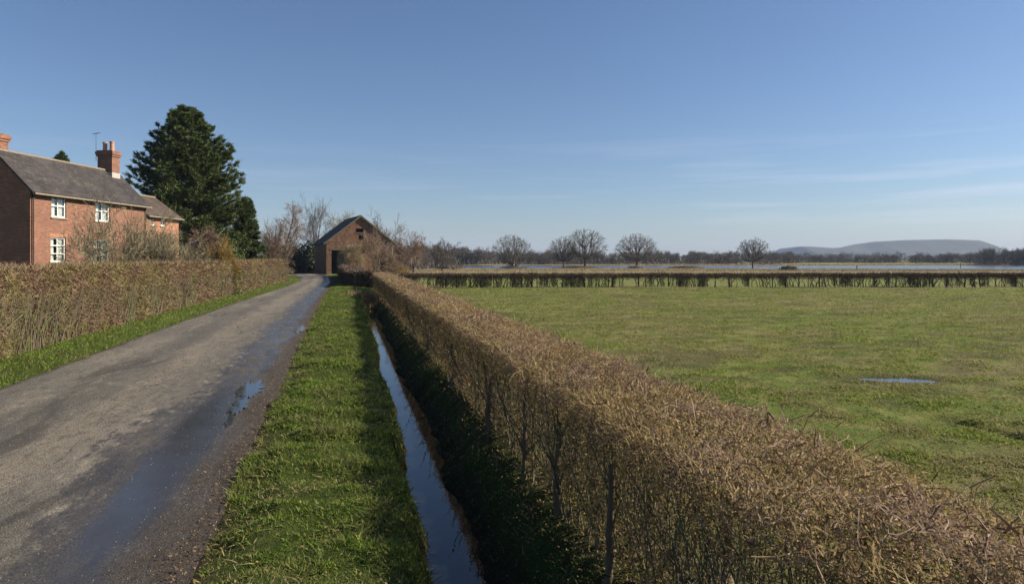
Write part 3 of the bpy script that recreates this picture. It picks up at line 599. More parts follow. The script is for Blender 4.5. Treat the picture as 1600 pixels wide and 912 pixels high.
def near_rods(acc, pos, Lt):                                   # thin upright wands rising through the base
    n = 1500; s = sd(Lt, n, 3.2, .95); off = NR.uniform(-.62, .3, n); x, y, tx, ty = pos(s, off); dist = np.hypot(x, y); z0 = ground(x, y) - .02
    p = np.stack([x, y, z0], 1); r = NR.uniform(.004, .011, n) * (1 + dist / 60); d = unit(np.stack([NR.normal(0, .2, n), NR.normal(0, .22, n), np.ones(n)], 1))
    for k in range(3):
        q = p + d * (.40 * NR.uniform(.75, 1.1, n))[:, None]; acc.tubes(p, q, r, r * .8, 4); p = q; r = r * .8; d = unit(d + NR.normal(0, .2, (n, 3)))
def near_leaf(acc, pos, Lt):
    n = 125000; s = sd(Lt, n, 3.0, 1.0); tp_ = NR.random(n) < .3; off = np.where(tp_, NR.uniform(-.62, .79, n), -.64 + np.abs(NR.normal(0, .10, n))); x, y, tx, ty = pos(s, off); z = np.where(tp_, HT - .02 - .07 * ss(-.1, .8, off) - np.abs(NR.normal(0, .05, n)) - .1 * np.clip(np.abs(off - .08) / .72, 0, 1) ** 4, HT * NR.beta(1.3, 1.6, n) + .02); k = tp_ | (fbm(x, y / .6, 77) > .38); x, y, z = x[k], y[k], z[k]
    n = len(x); acc.leaves(np.stack([x, y, z], 1), unit(NR.normal(0, 1, (n, 3))), (.013 + .0012 * np.hypot(x, y)) * NR.uniform(.7, 1.5, n), .55)
NP = [(2.53, .0 - 1.2), (2.53, 20), (2.5, 56.2)]
stems = []
for xp, yb in ((826, 742), (905, 802), (997, 903)):
    Yd = F * H / (yb - YH); u_, v_ = w2uv(px(xp, Yd), Yd); stems.append((v_ + 1.2, -.64))
rs = random.Random(4); s = 1.3
while s < 4.3: stems.append((s, -.62 + rs.uniform(0, .04))); s += .8
s = 10.6
while s < 56 and len(stems) < 60: stems.append((s, -.6 + rs.uniform(0, .12))); s += rs.uniform(.6, 1.3)
for k in range(30): stems.append((rs.uniform(1, 40), rs.uniform(-.1, .45)))
hr = hedge('hedge', NP, 1.2, HT, [('clipped_top', 'twig_near', near_top), ('side_twigs', 'twig_low', near_side), ('wands', 'bark_ivy', near_rods), ('leaves', 'hedge_leaf', near_leaf)], 0, .05, 'low clipped hawthorn hedge with bare grey-brown twigs beside the ditch', stems_at=stems, rot=A)
# --- hedge across the pasture
def cross_top(acc, pos, Lt):
    n = 85000; s = NR.uniform(0, Lt, n); off = NR.uniform(-.45, .45, n); x, y, tx, ty = pos(s, off); ht = 1.22 + .1 * (fbm(x / 1.5, y * 0, 81) - .5)
    z = ht - np.abs(NR.normal(0, .22, n)); D = unit(NR.normal(0, 1, (n, 3)) + np.array([0, 0, .5])); Ln = NR.uniform(.15, .3, n)
    acc.ribbons(np.stack([x, y, z - .1], 1), D, Ln, NR.uniform(.02, .035, n), NR.normal(0, .2, (n, 3)) * Ln[:, None], 1)
def cross_low(acc, pos, Lt):
    n = 52000; s = NR.uniform(0, Lt, n); off = NR.uniform(-.35, .35, n); x, y, tx, ty = pos(s, off); k = fbm(x / .45, y * 0, 83, 2) > .58; x, y = x[k], y[k]; n = len(x)
    z = NR.uniform(0, 1, n); D = unit(np.stack([NR.normal(0, .5, n), NR.normal(0, .3, n), np.ones(n)], 1)); Ln = NR.uniform(.2, .45, n)
    acc.ribbons(np.stack([x, y, z], 1), D, Ln, NR.uniform(.02, .035, n), NR.normal(0, .2, (n, 3)) * Ln[:, None], 1)
    n = 330; s = NR.uniform(0, Lt, n); x, y, tx, ty = pos(s, NR.uniform(-.3, .3, n)); p = np.stack([x, y, np.zeros(n) - .05], 1)
    for q_ in range(3): q = p + np.stack([NR.normal(0, .12, n), NR.normal(0, .08, n), NR.uniform(.28, .4, n)], 1); acc.tubes(p, q, np.full(n, .035 - .007 * q_), np.full(n, .028 - .007 * q_), 4); p = q
CP = [(px(612, 57.2), 57.2), (0, 57.4), (30, 58.3), (75, 60)]
hedge('hedge', CP, .9, 1.22, [('clipped_top', 'twig_far', cross_top), ('side_twigs', 'twig_far', cross_low)], 98, .055, 'long dark flat-topped hedge with gappy stems crossing behind the pasture', stem_mat='bark_dark', stem_sp=1.1)
# --- far roadside hedge in two legs
def block(dens, hgt, w, dark=False):
    def fn(acc, pos, Lt):
        n = int(dens * Lt); s = NR.uniform(0, Lt, n); a = NR.random(n)
        off = np.where(a < .38, -w / 2 + np.abs(NR.normal(0, .09, n)), np.where(a < .55, w / 2 - np.abs(NR.normal(0, .09, n)), NR.uniform(-w / 2, w / 2, n)))
        x, y, tx, ty = pos(s, off); top = a > .55
        ht = hgt * (1 + .06 * (fbm(x / 1.1, y / 1.1, 91) - .5) + .035 * (fbm(x / .3, y / .3, 92) - .5))
        z = np.where(top, ht - np.abs(NR.normal(0, .06, n)), ht * NR.random(n) ** .85) - .08
        D = unit(np.stack([np.where(top, 0, np.sign(off)) * ty * .5 + NR.normal(0, .55, n), NR.normal(0, .6, n), NR.uniform(-.3, 1.2, n)], 1)); Ln = NR.uniform(.1, .26, n) * (1 + np.hypot(x, y) / 120)
        W = .008 + .00055 * np.hypot(x, y)
        acc.ribbons(np.stack([x, y, z], 1), D, Ln, W * NR.uniform(.7, 1.3, n), NR.normal(0, .25, (n, 3)) * Ln[:, None], 2)
        e = int(dens * .6)                                        # end face
        for s0 in (0.0, Lt):
            o2 = NR.uniform(-w / 2, w / 2, e); x, y, tx, ty = pos(np.full(e, s0), o2); z = hgt * NR.random(e); D = unit(NR.normal(0, 1, (e, 3)))
            acc.ribbons(np.stack([x, y, z], 1), D, np.full(e, .22), np.full(e, .03), NR.normal(0, .05, (e, 3)), 1)
    return fn
def corefn(hgt, w, zb=0.0):  # solid dark shell added under the twigs so the hedge is opaque
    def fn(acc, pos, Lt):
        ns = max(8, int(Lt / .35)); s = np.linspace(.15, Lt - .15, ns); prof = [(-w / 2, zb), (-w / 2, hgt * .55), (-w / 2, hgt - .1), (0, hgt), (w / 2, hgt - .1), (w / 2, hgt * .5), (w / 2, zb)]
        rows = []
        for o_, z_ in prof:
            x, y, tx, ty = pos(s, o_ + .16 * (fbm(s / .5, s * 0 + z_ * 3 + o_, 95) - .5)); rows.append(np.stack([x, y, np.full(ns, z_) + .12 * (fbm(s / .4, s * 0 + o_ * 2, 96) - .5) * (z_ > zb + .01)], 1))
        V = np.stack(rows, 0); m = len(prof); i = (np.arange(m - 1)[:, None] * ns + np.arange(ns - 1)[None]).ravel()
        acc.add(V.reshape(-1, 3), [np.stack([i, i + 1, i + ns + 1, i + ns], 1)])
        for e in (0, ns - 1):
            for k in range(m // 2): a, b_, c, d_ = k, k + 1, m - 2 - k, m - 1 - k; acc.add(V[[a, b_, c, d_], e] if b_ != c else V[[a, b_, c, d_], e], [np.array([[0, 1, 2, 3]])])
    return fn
hedge('hedge', [(2.9, 57.9), (1.9, 58.1), (.55, 58.4), (.35, 64), (.1, 78), (-.5, 92)], 1.25, 1.35, [('clipped_twigs', 'twig_far', block(1300, 1.35, 1.25)), ('opaque_core', 'core', corefn(1.15, .9))], 12, .05, 'short dense hedge turning round the ditch end towards the barn', rot=A, stem_off=-.5)
# --- tall left hedge
LP = [(-8.45, 6), (-8.45, 20), (-8.35, 30), (-7.95, 45), (-7.4, 60), (-6.8, 72.5)]
def tall(acc, pos, Lt):
    n = 300000; s = np.clip(scatter_v(9, Lt + 9, n, .95) - 9, 0, Lt); a = NR.random(n); w_ = 1.3; hgt = 2.13
    off = np.where(a < .72, w_ / 2 - np.abs(NR.normal(0, .10, n)), NR.uniform(-w_ / 2, w_ / 2, n)); x, y, tx, ty = pos(s, off); top = a >= .72
    bulge = .13 * (fbm(y / 1.6, x * 0 + a * 0, 93, 3) - .5) * 2; x = x + np.where(top, 0, bulge)
    ht = hgt + .07 * (fbm(x / 1.3, y / 1.3, 94) - .5) * 2
    z = np.where(top, ht - np.abs(NR.normal(0, .05, n)), ht * (1 - (1 - NR.random(n)) ** 1.05)) - .07 + .08
    D = unit(np.stack([np.where(top, 0, .4) + NR.normal(0, .45, n), NR.normal(0, .8, n), NR.uniform(-1, 1.2, n)], 1)); Ln = NR.uniform(.05, .15, n) * (1 + y / 60)
    acc.ribbons(np.stack([x, y, z], 1), D, Ln, (.005 + .00042 * np.abs(y)) * NR.uniform(.7, 1.4, n), NR.normal(0, .28, (n, 3)) * Ln[:, None], 2)
    e = 5000; x, y, tx, ty = pos(np.full(e, Lt), NR.uniform(-.65, .65, e)); acc.ribbons(np.stack([x, y, 2.2 * NR.random(e)], 1), unit(NR.normal(0, 1, (e, 3))), np.full(e, .25), np.full(e, .035), NR.normal(0, .05, (e, 3)), 1)
def wandsL(acc, pos, Lt):
    n = 2600; s = np.clip(scatter_v(9, Lt + 9, n, .95) - 9, 0, Lt); x, y, tx, ty = pos(s, .55 + NR.uniform(-.05, .12, n)); p = np.stack([x, y, x * 0 + .05], 1); r = NR.uniform(.006, .016, n) * (1 + y / 80); d = unit(np.stack([NR.normal(0, .1, n), NR.normal(0, .35, n), np.ones(n)], 1))
    for k in range(4):
        q = p + d * (.42 * NR.uniform(.7, 1.1, n))[:, None]; acc.tubes(p, q, r, r * .8, 4); p = q; r = r * .8; d = unit(d + NR.normal(0, .28, (n, 3)) * np.array([.3, 1, .6]))
hedge('hedge', LP, 1.3, 2.24, [('clipped_twigs', 'twig_left', tall), ('wands', 'bark_ivy', wandsL), ('opaque_core', 'core', corefn(1.94, .95))], 34, .04, 'tall dense clipped brown hedge lining the lane before the brick house', rot=A, stem_off=.45)

# ------------------------------------------------------------------ trees
def grow(rng, levels=5, n_main=7, trunk=.22, ang=(20, 65), ratio=.72, kids=3, wander=.14, up=.04, twigs=6, conical=False, stems=1, kang=(22, 48)):
    """returns thick segments (P0,P1,R0,R1,level) and twig starts; unit height approx 1"""
    S = []; T = []
    def br(p, d, L_, r, lv):
        k = 3 if lv > 1 else 4; pts = [p]; dirs = [d]
        for i in range(k):
            d = d + rng.normal(0, wander, 3) + np.array([0, 0, up]); d /= np.linalg.norm(d); q = p + d * L_ / k
            r1 = r * (1 - .14); S.append((p, q, r, r1, lv)); p = q; r = r1; pts.append(p); dirs.append(d)
        if lv >= levels:
            for i in range(twigs): T.append((pts[rng.integers(1, k + 1)], dirs[-1]))
            return
        nk = kids + (rng.random() < .4)
        for i in range(nk):
            j = k if i == 0 else rng.integers(1, k + 1); dd = dirs[j]; a = rng.uniform(*kang) * (.5 if i == 0 else 1); ax = rng.normal(size=3); ax -= ax.dot(dd) * dd; ax /= np.linalg.norm(ax)
            nd = dd * math.cos(math.radians(a)) + ax * math.sin(math.radians(a)); br(pts[j], nd, L_ * ratio * rng.uniform(.8, 1.15), r * (.8 if i == 0 else .6), lv + 1)
    for s_ in range(stems):
        base = np.array([rng.normal(0, .035), rng.normal(0, .035), 0.]) if stems > 1 else np.zeros(3); p = base; d = np.array([rng.normal(0, .05 if stems == 1 else .3), rng.normal(0, .05 if stems == 1 else .3), 1.]); d /= np.linalg.norm(d); r = .028 if stems == 1 else .014
        if conical:
            Hn = 1.0; k = 14
            for i in range(k):
                q = p + d * Hn / k; S.append((p, q, r, r * .9, 0)); r *= .88; p = q; d = d + rng.normal(0, .02, 3); d /= np.linalg.norm(d)
                if i > 1:
                    for m_ in range(4):
                        a = rng.uniform(0, 6.28); e = math.radians(rng.uniform(35, 60)); br(p, np.array([math.cos(a) * math.sin(e), math.sin(a) * math.sin(e), math.cos(e)]), .30 * (1 - i / k * .75) * rng.uniform(.7, 1.1), r * .5, 2)
        else:
            k = 4
            for i in range(k): q = p + d * trunk / k; S.append((p, q, r, r * .93, 0)); r *= .93; p = q; d = d + rng.normal(0, .05, 3); d /= np.linalg.norm(d)
            for m_ in range(n_main):
                a = m_ * 2.4 + rng.uniform(-.4, .4); e = math.radians(rng.uniform(*ang) if m_ else 8); br(p - d * trunk * .25 * rng.random(), np.array([math.cos(a) * math.sin(e), math.sin(a) * math.sin(e), math.cos(e)]), .27 * rng.uniform(.85, 1.15), r * .62, 1)
    return S, T
def tree_data(seed, h, wd, tw_len, tw_w, tmat, bmat, minr=.01, split=2, dome=False, **kw):
    rng = np.random.default_rng(seed); S, T = grow(rng, **kw)
    P0 = np.array([s[0] for s in S]); P1 = np.array([s[1] for s in S]); R0 = np.array([s[2] for s in S]); R1 = np.array([s[3] for s in S]); lv = np.array([s[4] for s in S])
    zt = np.percentile(P1[:, 2], 99 if not dome else 96); xt = np.percentile(np.hypot(P1[:, 0], P1[:, 1]), 98 if not dome else 90); sz = h * .97 / zt; sxy = wd * .48 / xt; sc3 = np.array([sxy, sxy, sz])
    P0, P1 = P0 * sc3, P1 * sc3; R0, R1 = np.maximum(R0 * h, minr), np.maximum(R1 * h, minr)
    def dm(P):
        if not dome: return P
        c = np.array([0, 0, h * .46]); q = (P - c) / np.array([wd * .5, wd * .5, h * .53]); rr = np.linalg.norm(q, axis=1, keepdims=True); return c + (P - c) / np.maximum(1, rr)
    tp = dm(np.array([t[0] for t in T]) * sc3); P0, P1 = dm(P0), dm(P1); td = unit(np.array([t[1] for t in T]))
    a = Acc(); k = lv < split; a.tubes(P0[k], P1[k], R0[k] , R1[k], 6); 
    me1 = npmesh('trunk', np.concatenate(a.V), [np.concatenate(a.F[4])], True); me1.materials.append(M[bmat])
    b = Acc(); k = ~k; b.tubes(P0[k], P1[k], R0[k], R1[k], 3); n = len(tp)
    g = np.random.default_rng(seed + 1); D = unit(td + g.normal(0, .45, (n, 3))); Ln = tw_len * g.uniform(.6, 1.3, n)
    b.ribbons(tp, D, Ln, np.full(n, tw_w), g.normal(0, .2, (n, 3)) * Ln[:, None], 1)
    me2 = npmesh('crown', np.concatenate(b.V), [np.concatenate(b.F[3]), np.concatenate(b.F[4])]); me2.materials.append(M[tmat])
    return me1, me2
def put_tree(name, data, loc, rz, label, cat, group=None, sc_=1.0, ivy=None):
    r = empty(name, loc, rz); r.scale = (sc_,) * 3; tag(r, label, cat, group)
    t = link('trunk', data[0], None, r); c = link('crown' if cat == 'tree' else 'branches', data[1], None, r)
    if ivy:
        seed, hh_, ww, n, sz, mat = ivy; g = np.random.default_rng(seed); a = Acc()
        cl = g.normal(0, 1, (46, 3)) * np.array([ww * .32, ww * .32, 0]); cl[:, 2] = g.uniform(.05, hh_, 46); P = cl[g.integers(0, 46, n)] + g.normal(0, 1, (n, 3)) * np.array([ww * .09, ww * .09, hh_ * .1]); P[:, 2] = np.abs(P[:, 2])
        a.leaves(P, unit(g.normal(0, 1, (n, 3))), sz * g.uniform(.6, 1.4, n)); a.build('leaves', M[mat], r)
    return r
def kmeans(P, k, g, it=8):
    c = P[g.choice(len(P), k, replace=False)].copy()
    for _ in range(it):
        lab = np.argmin(((P[:, None] - c[None]) ** 2).sum(2), 1)
        for i in range(k):
            if (lab == i).any(): c[i] = P[lab == i].mean(0)
    return lab, c
def dome_tree(seed, h, wd, fork, low, tmat, bmat, N=1050, forks=1, tw=.042, tl=1.0):
    g = np.random.default_rng(seed); d = unit(g.normal(0, 1, (N * 3, 3))); r = g.random(N * 3) ** .28; P = d * r[:, None]
    P = P[P[:, 2] > -.55][:N]; lump = 1 + .2 * (fbm(P[:, 0] * 2.2 + 9, P[:, 1] * 2.2 + P[:, 2] * 1.7 + 9, seed) - .5) * 2; zc = low + (1 - low) * .42
    P = P * lump[:, None] * np.array([wd / 2, wd / 2, 1]); P[:, 2] = np.where(P[:, 2] > 0, zc * h + P[:, 2] * (1 - zc) * h, zc * h + P[:, 2] * (zc - low) * h * 1.6)
    a = Acc(); b = Acc(); f0 = np.array([0, 0, fork * h]); S = []
    def curve(p, q, r0, r1, n, sag, acc_, sides):
        t = np.linspace(0, 1, n + 1)[:, None]; m = (p + q) / 2 + g.normal(0, .04, 3) * np.linalg.norm(q - p); m[2] += sag * np.linalg.norm(q - p); C = p * (1 - t) ** 2 + 2 * m * t * (1 - t) + q * t * t + 0; rr = np.linspace(r0, r1, n + 1); acc_.tubes(C[:-1], C[1:], rr[:-1], rr[1:], sides); return C
    bs_ = [f0]
    if forks == 1: tz = np.linspace(-.1, fork * h, 5); pts = np.stack([g.normal(0, .03, 5), g.normal(0, .03, 5), tz], 1); a.tubes(pts[:-1], pts[1:], np.linspace(.36, .27, 4), np.linspace(.33, .26, 4), 7)
    else: bs_ = [np.array([g.normal(0, .35), g.normal(0, .35), .0]) for _ in range(forks)]
    lab, c = kmeans(P, 13, g)
    for i in range(13):
        Q = P[lab == i]
        if len(Q) < 14: continue
        o = bs_[i % len(bs_)] + np.array([0, 0, g.uniform(-.3, 0) if forks == 1 else 0]); n1 = o + (c[i] - o) * .5; n1[2] -= .06 * h * (c[i][2] < .7 * h); curve(o, n1, .24, .15, 4, -.08, a, 5)
        l2, c2 = kmeans(Q, 7, g)
        for j in range(7):
            q2 = Q[l2 == j]
            if len(q2) < 3: continue
            n2 = n1 + (c2[j] - n1) * .62; curve(n1, n2, .13, .07, 3, -.05, a, 4)
            l3, c3 = kmeans(q2, min(4, len(q2)), g)
            for m_ in range(min(4, len(q2))):
                n3 = n2 + (c3[m_] - n2) * .7; curve(n2, n3, .045, .03, 2, -.03, b, 3)
                for t_ in q2[l3 == m_]: S.append((n3, t_))
    A0 = np.array([q[0] for q in S]); A1 = np.array([q[1] for q in S]); b.tubes(A0, A1, np.full(len(S), .026), np.full(len(S), .014), 3)
    i = np.repeat(np.arange(len(S)), 7); n = len(i); t = g.uniform(.25, 1, n)[:, None]; D = unit(unit(A1[i] - A0[i]) + g.normal(0, .5, (n, 3)) + np.array([0, 0, .15])); L_ = tl * g.uniform(.5, 1.1, n); b.ribbons(A0[i] * (1 - t) + A1[i] * t, D, L_, np.full(n, tw), g.normal(0, .12, (n, 3)) * L_[:, None], 1)
    me1 = npmesh('trunk', np.concatenate(a.V), [np.concatenate(a.F[4])], True); me1.materials.append(M[bmat]); me2 = npmesh('crown', np.concatenate(b.V), [np.concatenate(b.F[3]), np.concatenate(b.F[4])]); me2.materials.append(M[tmat]); return me1, me2
# five round-headed trees by the water
rd = [dome_tree(301, 14, 17, .1, .10, 'tw_shore', 'bark_dark', 1350, 3), dome_tree(302, 14, 13.5, .24, .22, 'tw_shore', 'bark_dark'), dome_tree(303, 14, 14.5, .2, .2, 'tw_shore', 'bark_dark'), dome_tree(304, 14, 13.5, .22, .18, 'tw_shore', 'bark_dark')]
for xp, yt, Yd, wpx, di, rz, lb in ((801, 366, 243, 66, 0, 0, 'broad low-branching bare tree furthest left on the flood shore'), (880, 369, 243, 48, 2, 1, 'small bare tree leaning against its larger neighbour by the water'),
        (914, 359, 246, 68, 1, 2, 'tallest round bare tree of the close pair by the water'), (995, 364, 247, 66, 2, 3, 'round bare tree standing alone right of the close pair'),
        (1176, 371, 240, 52, 3, 4.4, 'solitary round bare tree left of the flat-topped hill')):
    X = px(xp, Yd); z = gz(X, Yd); h = ph(yt, Yd) - z; w0 = (17, 13.5, 14.5, 13.5)[di]
    r = put_tree('round_tree', rd[di], (X, Yd, z), rz, lb, 'tree'); r.scale = (wpx * Yd / F / w0,) * 2 + (h / 14,)
# trees around the barn and lane end
def tr(xp, yt, Yd, wpx, seed, lb, tw='tw_brown', bk='bark', name='bare_tree', cat='tree', zb=None, ivy=None, **kw):
    X = px(xp, Yd); z = gz(X, Yd); h = ph(yt, Yd) - z; pxm = Yd / F * 1.56
    d = tree_data(seed, h, wpx * Yd / F, kw.pop('tl', .5), kw.pop('tw_w', pxm * .22), tw, bk, kw.pop('minr', pxm * .07), **kw)
    return put_tree(name, d, (X, Yd, z - .05), seed % 6, lb, cat, ivy=ivy)
tr(443, 316, 98, 66, 311, 'upright bare tree with ascending branches at the lane end', 'tw_brown', 'bark', conical=True, levels=4, kids=3, up=.09, twigs=4)
tr(490, 309, 134, 82, 312, 'tall airy grey bare tree rising behind the dark yard', 'tw_grey', 'bark', levels=5, kids=3, ang=(10, 45), up=.06, trunk=.25, twigs=3)
tr(538, 331, 142, 52, 313, 'bare tree peeping over the left slope of the barn roof', 'tw_olive', 'bark', levels=5, kids=3, twigs=4)
tr(598, 336, 136, 84, 314, 'bare reddish tree peeping over the right slope of the barn roof', 'tw_brown', 'bark', levels=5, kids=3, twigs=5)
tr(646, 364, 142, 66, 315, 'low spreading bare tree just right of the barn', 'tw_brown', 'bark_dark', levels=5, kids=3, trunk=.08, ang=(25, 80), twigs=5)
tr(622, 372, 122, 50, 330, 'brown thicket shrub against the barn right corner', 'tw_brown', 'bark_dark', name='shrub', cat='shrub', levels=4, kids=3, stems=4, trunk=.05, n_main=5, ang=(20, 75), twigs=7)
tr(690, 376, 175, 62, 316, 'low brown bare tree between the barn and the flood', 'tw_dark', 'bark_dark', levels=5, kids=3, trunk=.08, ang=(25, 80), twigs=5)
tr(584, 360, 84, 56, 317, 'many-stemmed bare tree in front of the barn wall', 'tw_brown', 'bark_ivy', levels=4, kids=3, stems=4, trunk=.16, n_main=3, ang=(8, 42), twigs=4, ivy=(9, 1.2, 3.0, 500, .12, 'goldbush'))
tr(548, 380, 92, 46, 318, 'tangled tan shrub in front of the barn doorway', 'reedtw', 'bark_ivy', name='shrub', cat='shrub', levels=4, kids=3, stems=5, trunk=.06, n_main=4, ang=(15, 70), twigs=8)
tr(604, 381, 90, 40, 319, 'tan shrub against the right half of the barn front', 'tw_brown', 'bark_ivy', name='shrub', cat='shrub', levels=4, kids=3, stems=5, trunk=.06, n_main=4, ang=(15, 60), twigs=7)
# garden shrubs behind the tall hedge
tr(164, 316, 31, 172, 320, 'wide old bare fruit tree before the house windows', 'tw_olive', 'bark_ivy', name='fruit_tree', cat='tree', levels=5, kids=3, stems=3, trunk=.3, n_main=5, ang=(35, 85), wander=.2, up=.03, tl=.3, twigs=2, minr=.006, tw_w=.014)
tr(244, 336, 37, 134, 321, 'ivy-tangled bare tree hiding the right half of the house front', 'tw_olive', 'bark_ivy', name='garden_tree', cat='tree', levels=5, kids=3, stems=4, trunk=.28, n_main=5, ang=(30, 80), wander=.2, tl=.35, twigs=4, minr=.007, tw_w=.016, ivy=(5, 2.6, 4.6, 3600, .11, 'ivy'))
tr(322, 362, 47, 84, 322, 'reddish-brown twiggy shrub between the house and the conifer', 'tw_brown', 'bark', name='shrub', cat='shrub', levels=5, kids=3, stems=5, trunk=.1, n_main=4, ang=(20, 75), tl=.35, twigs=5, minr=.01, tw_w=.02)
tr(346, 378, 44, 56, 323, 'yellow-green shrub behind the hedge below the conifer', 'goldbush', 'bark', name='shrub', cat='shrub', levels=4, kids=3, stems=5, trunk=.1, n_main=4, ang=(20, 75), tl=.35, twigs=8, minr=.01, tw_w=.03, ivy=(6, 1.5, 2.3, 2600, .1, 'ivy'))
tr(424, 352, 84, 60, 324, 'brown bare thicket right of the small conifer', 'tw_brown', 'bark', name='shrub', cat='shrub', levels=5, kids=3, stems=4, trunk=.1, n_main=4, ang=(15, 65), tl=.4, twigs=4)
# a tree top showing over the house roof

# bushes of evergreen leaves
def bush(name, xp, yt, Yd, wpx, n, leaf, mat, seed, lb, cat='bush', dep=None):
    X = px(xp, Yd); z = gz(X, Yd); h = ph(yt, Yd) - z; w_ = wpx * Yd / F; g = np.random.default_rng(seed); root = empty(name, (X, Yd, z)); tag(root, lb, cat); a = Acc(); k = 60
    c = unit(g.normal(0, 1, (k, 3))); c[:, 2] = np.abs(c[:, 2]); c *= g.uniform(.55, .95, (k, 1)) * np.array([w_ * .43, (dep or w_) * .43, h * .88]); c[:, 2] += h * .03
    i = g.integers(0, k, n); P = c[i] + unit(g.normal(0, 1, (n, 3))) * (np.array([w_ * .17, w_ * .17, h * .14]) * g.uniform(.3, 1, (n, 1)) ** .5); P[:, 2] = np.clip(P[:, 2], .02, h)
    a.leaves(P, unit(unit(P - np.array([0, 0, h * .4])) + g.normal(0, .6, (n, 3))), leaf * g.uniform(.6, 1.4, n)); a.build('foliage', M[mat], root)
    b = Acc(); m_ = 9; q = np.stack([g.normal(0, w_ * .05, m_), g.normal(0, w_ * .05, m_), np.zeros(m_)], 1); e = c[g.integers(0, k, m_)]; b.tubes(q, e, np.full(m_, .04 * h / 2), np.full(m_, .012 * h / 2), 5); b.build('stem', M['bark_dark'], root)
    return root
bush('evergreen_bush', 458, 368, 112, 46, 9000, .3, 'evergreen', 401, 'dark evergreen bush left of the shaded yard')
bush('evergreen_bush', 484, 373, 122, 44, 9000, .3, 'evergreen', 402, 'dark evergreen bush against the left barn wall')
bush('evergreen_bush', 434, 374, 104, 46, 7000, .3, 'evergreen', 403, 'dark evergreen bush behind the end of the tall hedge')
bush('evergreen_bush', 500, 384, 127, 34, 3600, .3, 'evergreen', 404, 'dark evergreen bush behind the left barn corner')
bush('holly_bush', 533, 398, 99, 16, 2500, .16, 'evergreen', 405, 'small dark bush beside the barn doorway')
bush('round_bush', 624, 409, 103, 34, 5200, .13, 'goldbush', 406, 'clipped golden round bush right of the barn')
bush('round_bush', 604, 408, 101, 26, 3600, .13, 'tw_dark', 407, 'dark round bush under the right end of the barn front')
bush('roadside_bush', 538, 411, 82, 24, 4200, .1, 'goldbush', 408, 'tan leafy bush at the lane side before the barn')

# conifers
def conifer(name, xp, yt, Yd, wpx, seed, lb, mat, nwh=34, dens=1.0, rounded=True, lean=0.0):
    X = px(xp, Yd); z = gz(X, Yd); h = ph(yt, Yd) - z; Rm = wpx * Yd / F / 2; g = np.random.default_rng(seed); root = empty(name, (X, Yd, z)); tag(root, lb, 'tree')
    a = Acc(); k = 12; zz = np.linspace(0, h * .97, k + 1); r = .035 * h * (1 - zz / h) ** .8 * .55 + .03; pts = np.stack([.1 * np.sin(zz), .1 * np.cos(zz * .8), zz], 1); a.tubes(pts[:-1], pts[1:], r[:-1], r[1:], 8); a.build('trunk', M['bark_dark'], root, smooth=True)
    b = Acc(); f = Acc(); tips = []; P0 = []; P1 = []; RR = []
    for i in range(nwh):
        t0_ = .10 + .88 * (i + .5) / nwh
        nb = int(12 if rounded else 9)
        for j in range(nb):
            t = min(.985, max(.06, t0_ + g.uniform(-.035, .035))); zc = h * t
            prof = float(np.interp(t, [.05, .25, .4, .57, .73, .86, .94, 1], [1.1, 1.1, 1.0, .93, .78, .52, .28, .03])) * (1 + .0 * t) if rounded else (1 - t) ** .85 * 1.05
            an_ = g.uniform(0, 6.283); Lb = Rm * prof * g.uniform(.66, 1.05) + .2
            upw = (.15 + .7 * t) if rounded else (-.12 + .5 * t); d = np.array([math.cos(an_), math.sin(an_), upw]); d /= np.linalg.norm(d); p = np.array([0, 0, zc - Lb * upw * .55]); seg = 6; rr = .012 * Lb + .01
            for s_ in range(seg):
                d = d + np.array([g.normal(0, .07), g.normal(0, .07), (.05 if s_ > 2 else -.06)]); d /= np.linalg.norm(d); q = p + d * Lb / seg; P0.append(p); P1.append(q); RR.append(rr); rr *= .8; p = q
                if s_ >= 1:
                    for m_ in range(4):
                        sdv = np.cross(d, [0, 0, 1.]); sdv /= np.linalg.norm(sdv) + 1e-6; sgn = 1 if m_ % 2 else -1; e = d * g.uniform(.4, 1) + sdv * sgn * g.uniform(.3, 1) + np.array([0, 0, g.uniform(-.1, .35)]); e /= np.linalg.norm(e); l2 = Lb * .17 * g.uniform(.5, 1.2) * (1.1 - .1 * s_); tp = p + e * l2; P0.append(p); P1.append(tp); RR.append(.012); tips.append((p, tp, d))
    P0 = np.array(P0); P1 = np.array(P1); RR = np.array(RR); b.tubes(P0, P1, RR, RR * .7, 3); b.build('branches', M['bark_dark'], root)
    a0 = np.array([t[0] for t in tips]); a1 = np.array([t[1] for t in tips]); m = len(a0); per = int(26 * dens); i = np.repeat(np.arange(m), per); n = len(i); tt = g.uniform(.1, 1.1, n)[:, None]
    C = a0[i] * (1 - tt) + a1[i] * tt + g.normal(0, .05, (n, 3)); D = unit(unit(a1[i] - a0[i]) * .7 + g.normal(0, .6, (n, 3)) + np.array([0, 0, .25])); Ln = g.uniform(.16, .36, n)
    f.ribbons(C, D, Ln, g.uniform(.045, .09, n), g.normal(0, .1, (n, 3)) * Ln[:, None], 1); f.build('needles', M[mat], root)
    return root
conifer('pine_tree', 293, 167, 62, 170, 501, 'tall dark pine with layered boughs behind the brick house', 'needle', 44, 1.0)
conifer('spruce_tree', 96, 238, 74, 46, 503, 'dark conifer top showing over the house ridge', 'needle', 22, .5)
conifer('spruce_tree', 385, 309, 64, 66, 502, 'small pointed green conifer at the foot of the tall pine', 'needle2', 26, .9, False)
bush('evergreen_bush', 352, 366, 58, 84, 9000, .16, 'needle2', 409, 'mid green evergreen shrubs at the foot of the pine')

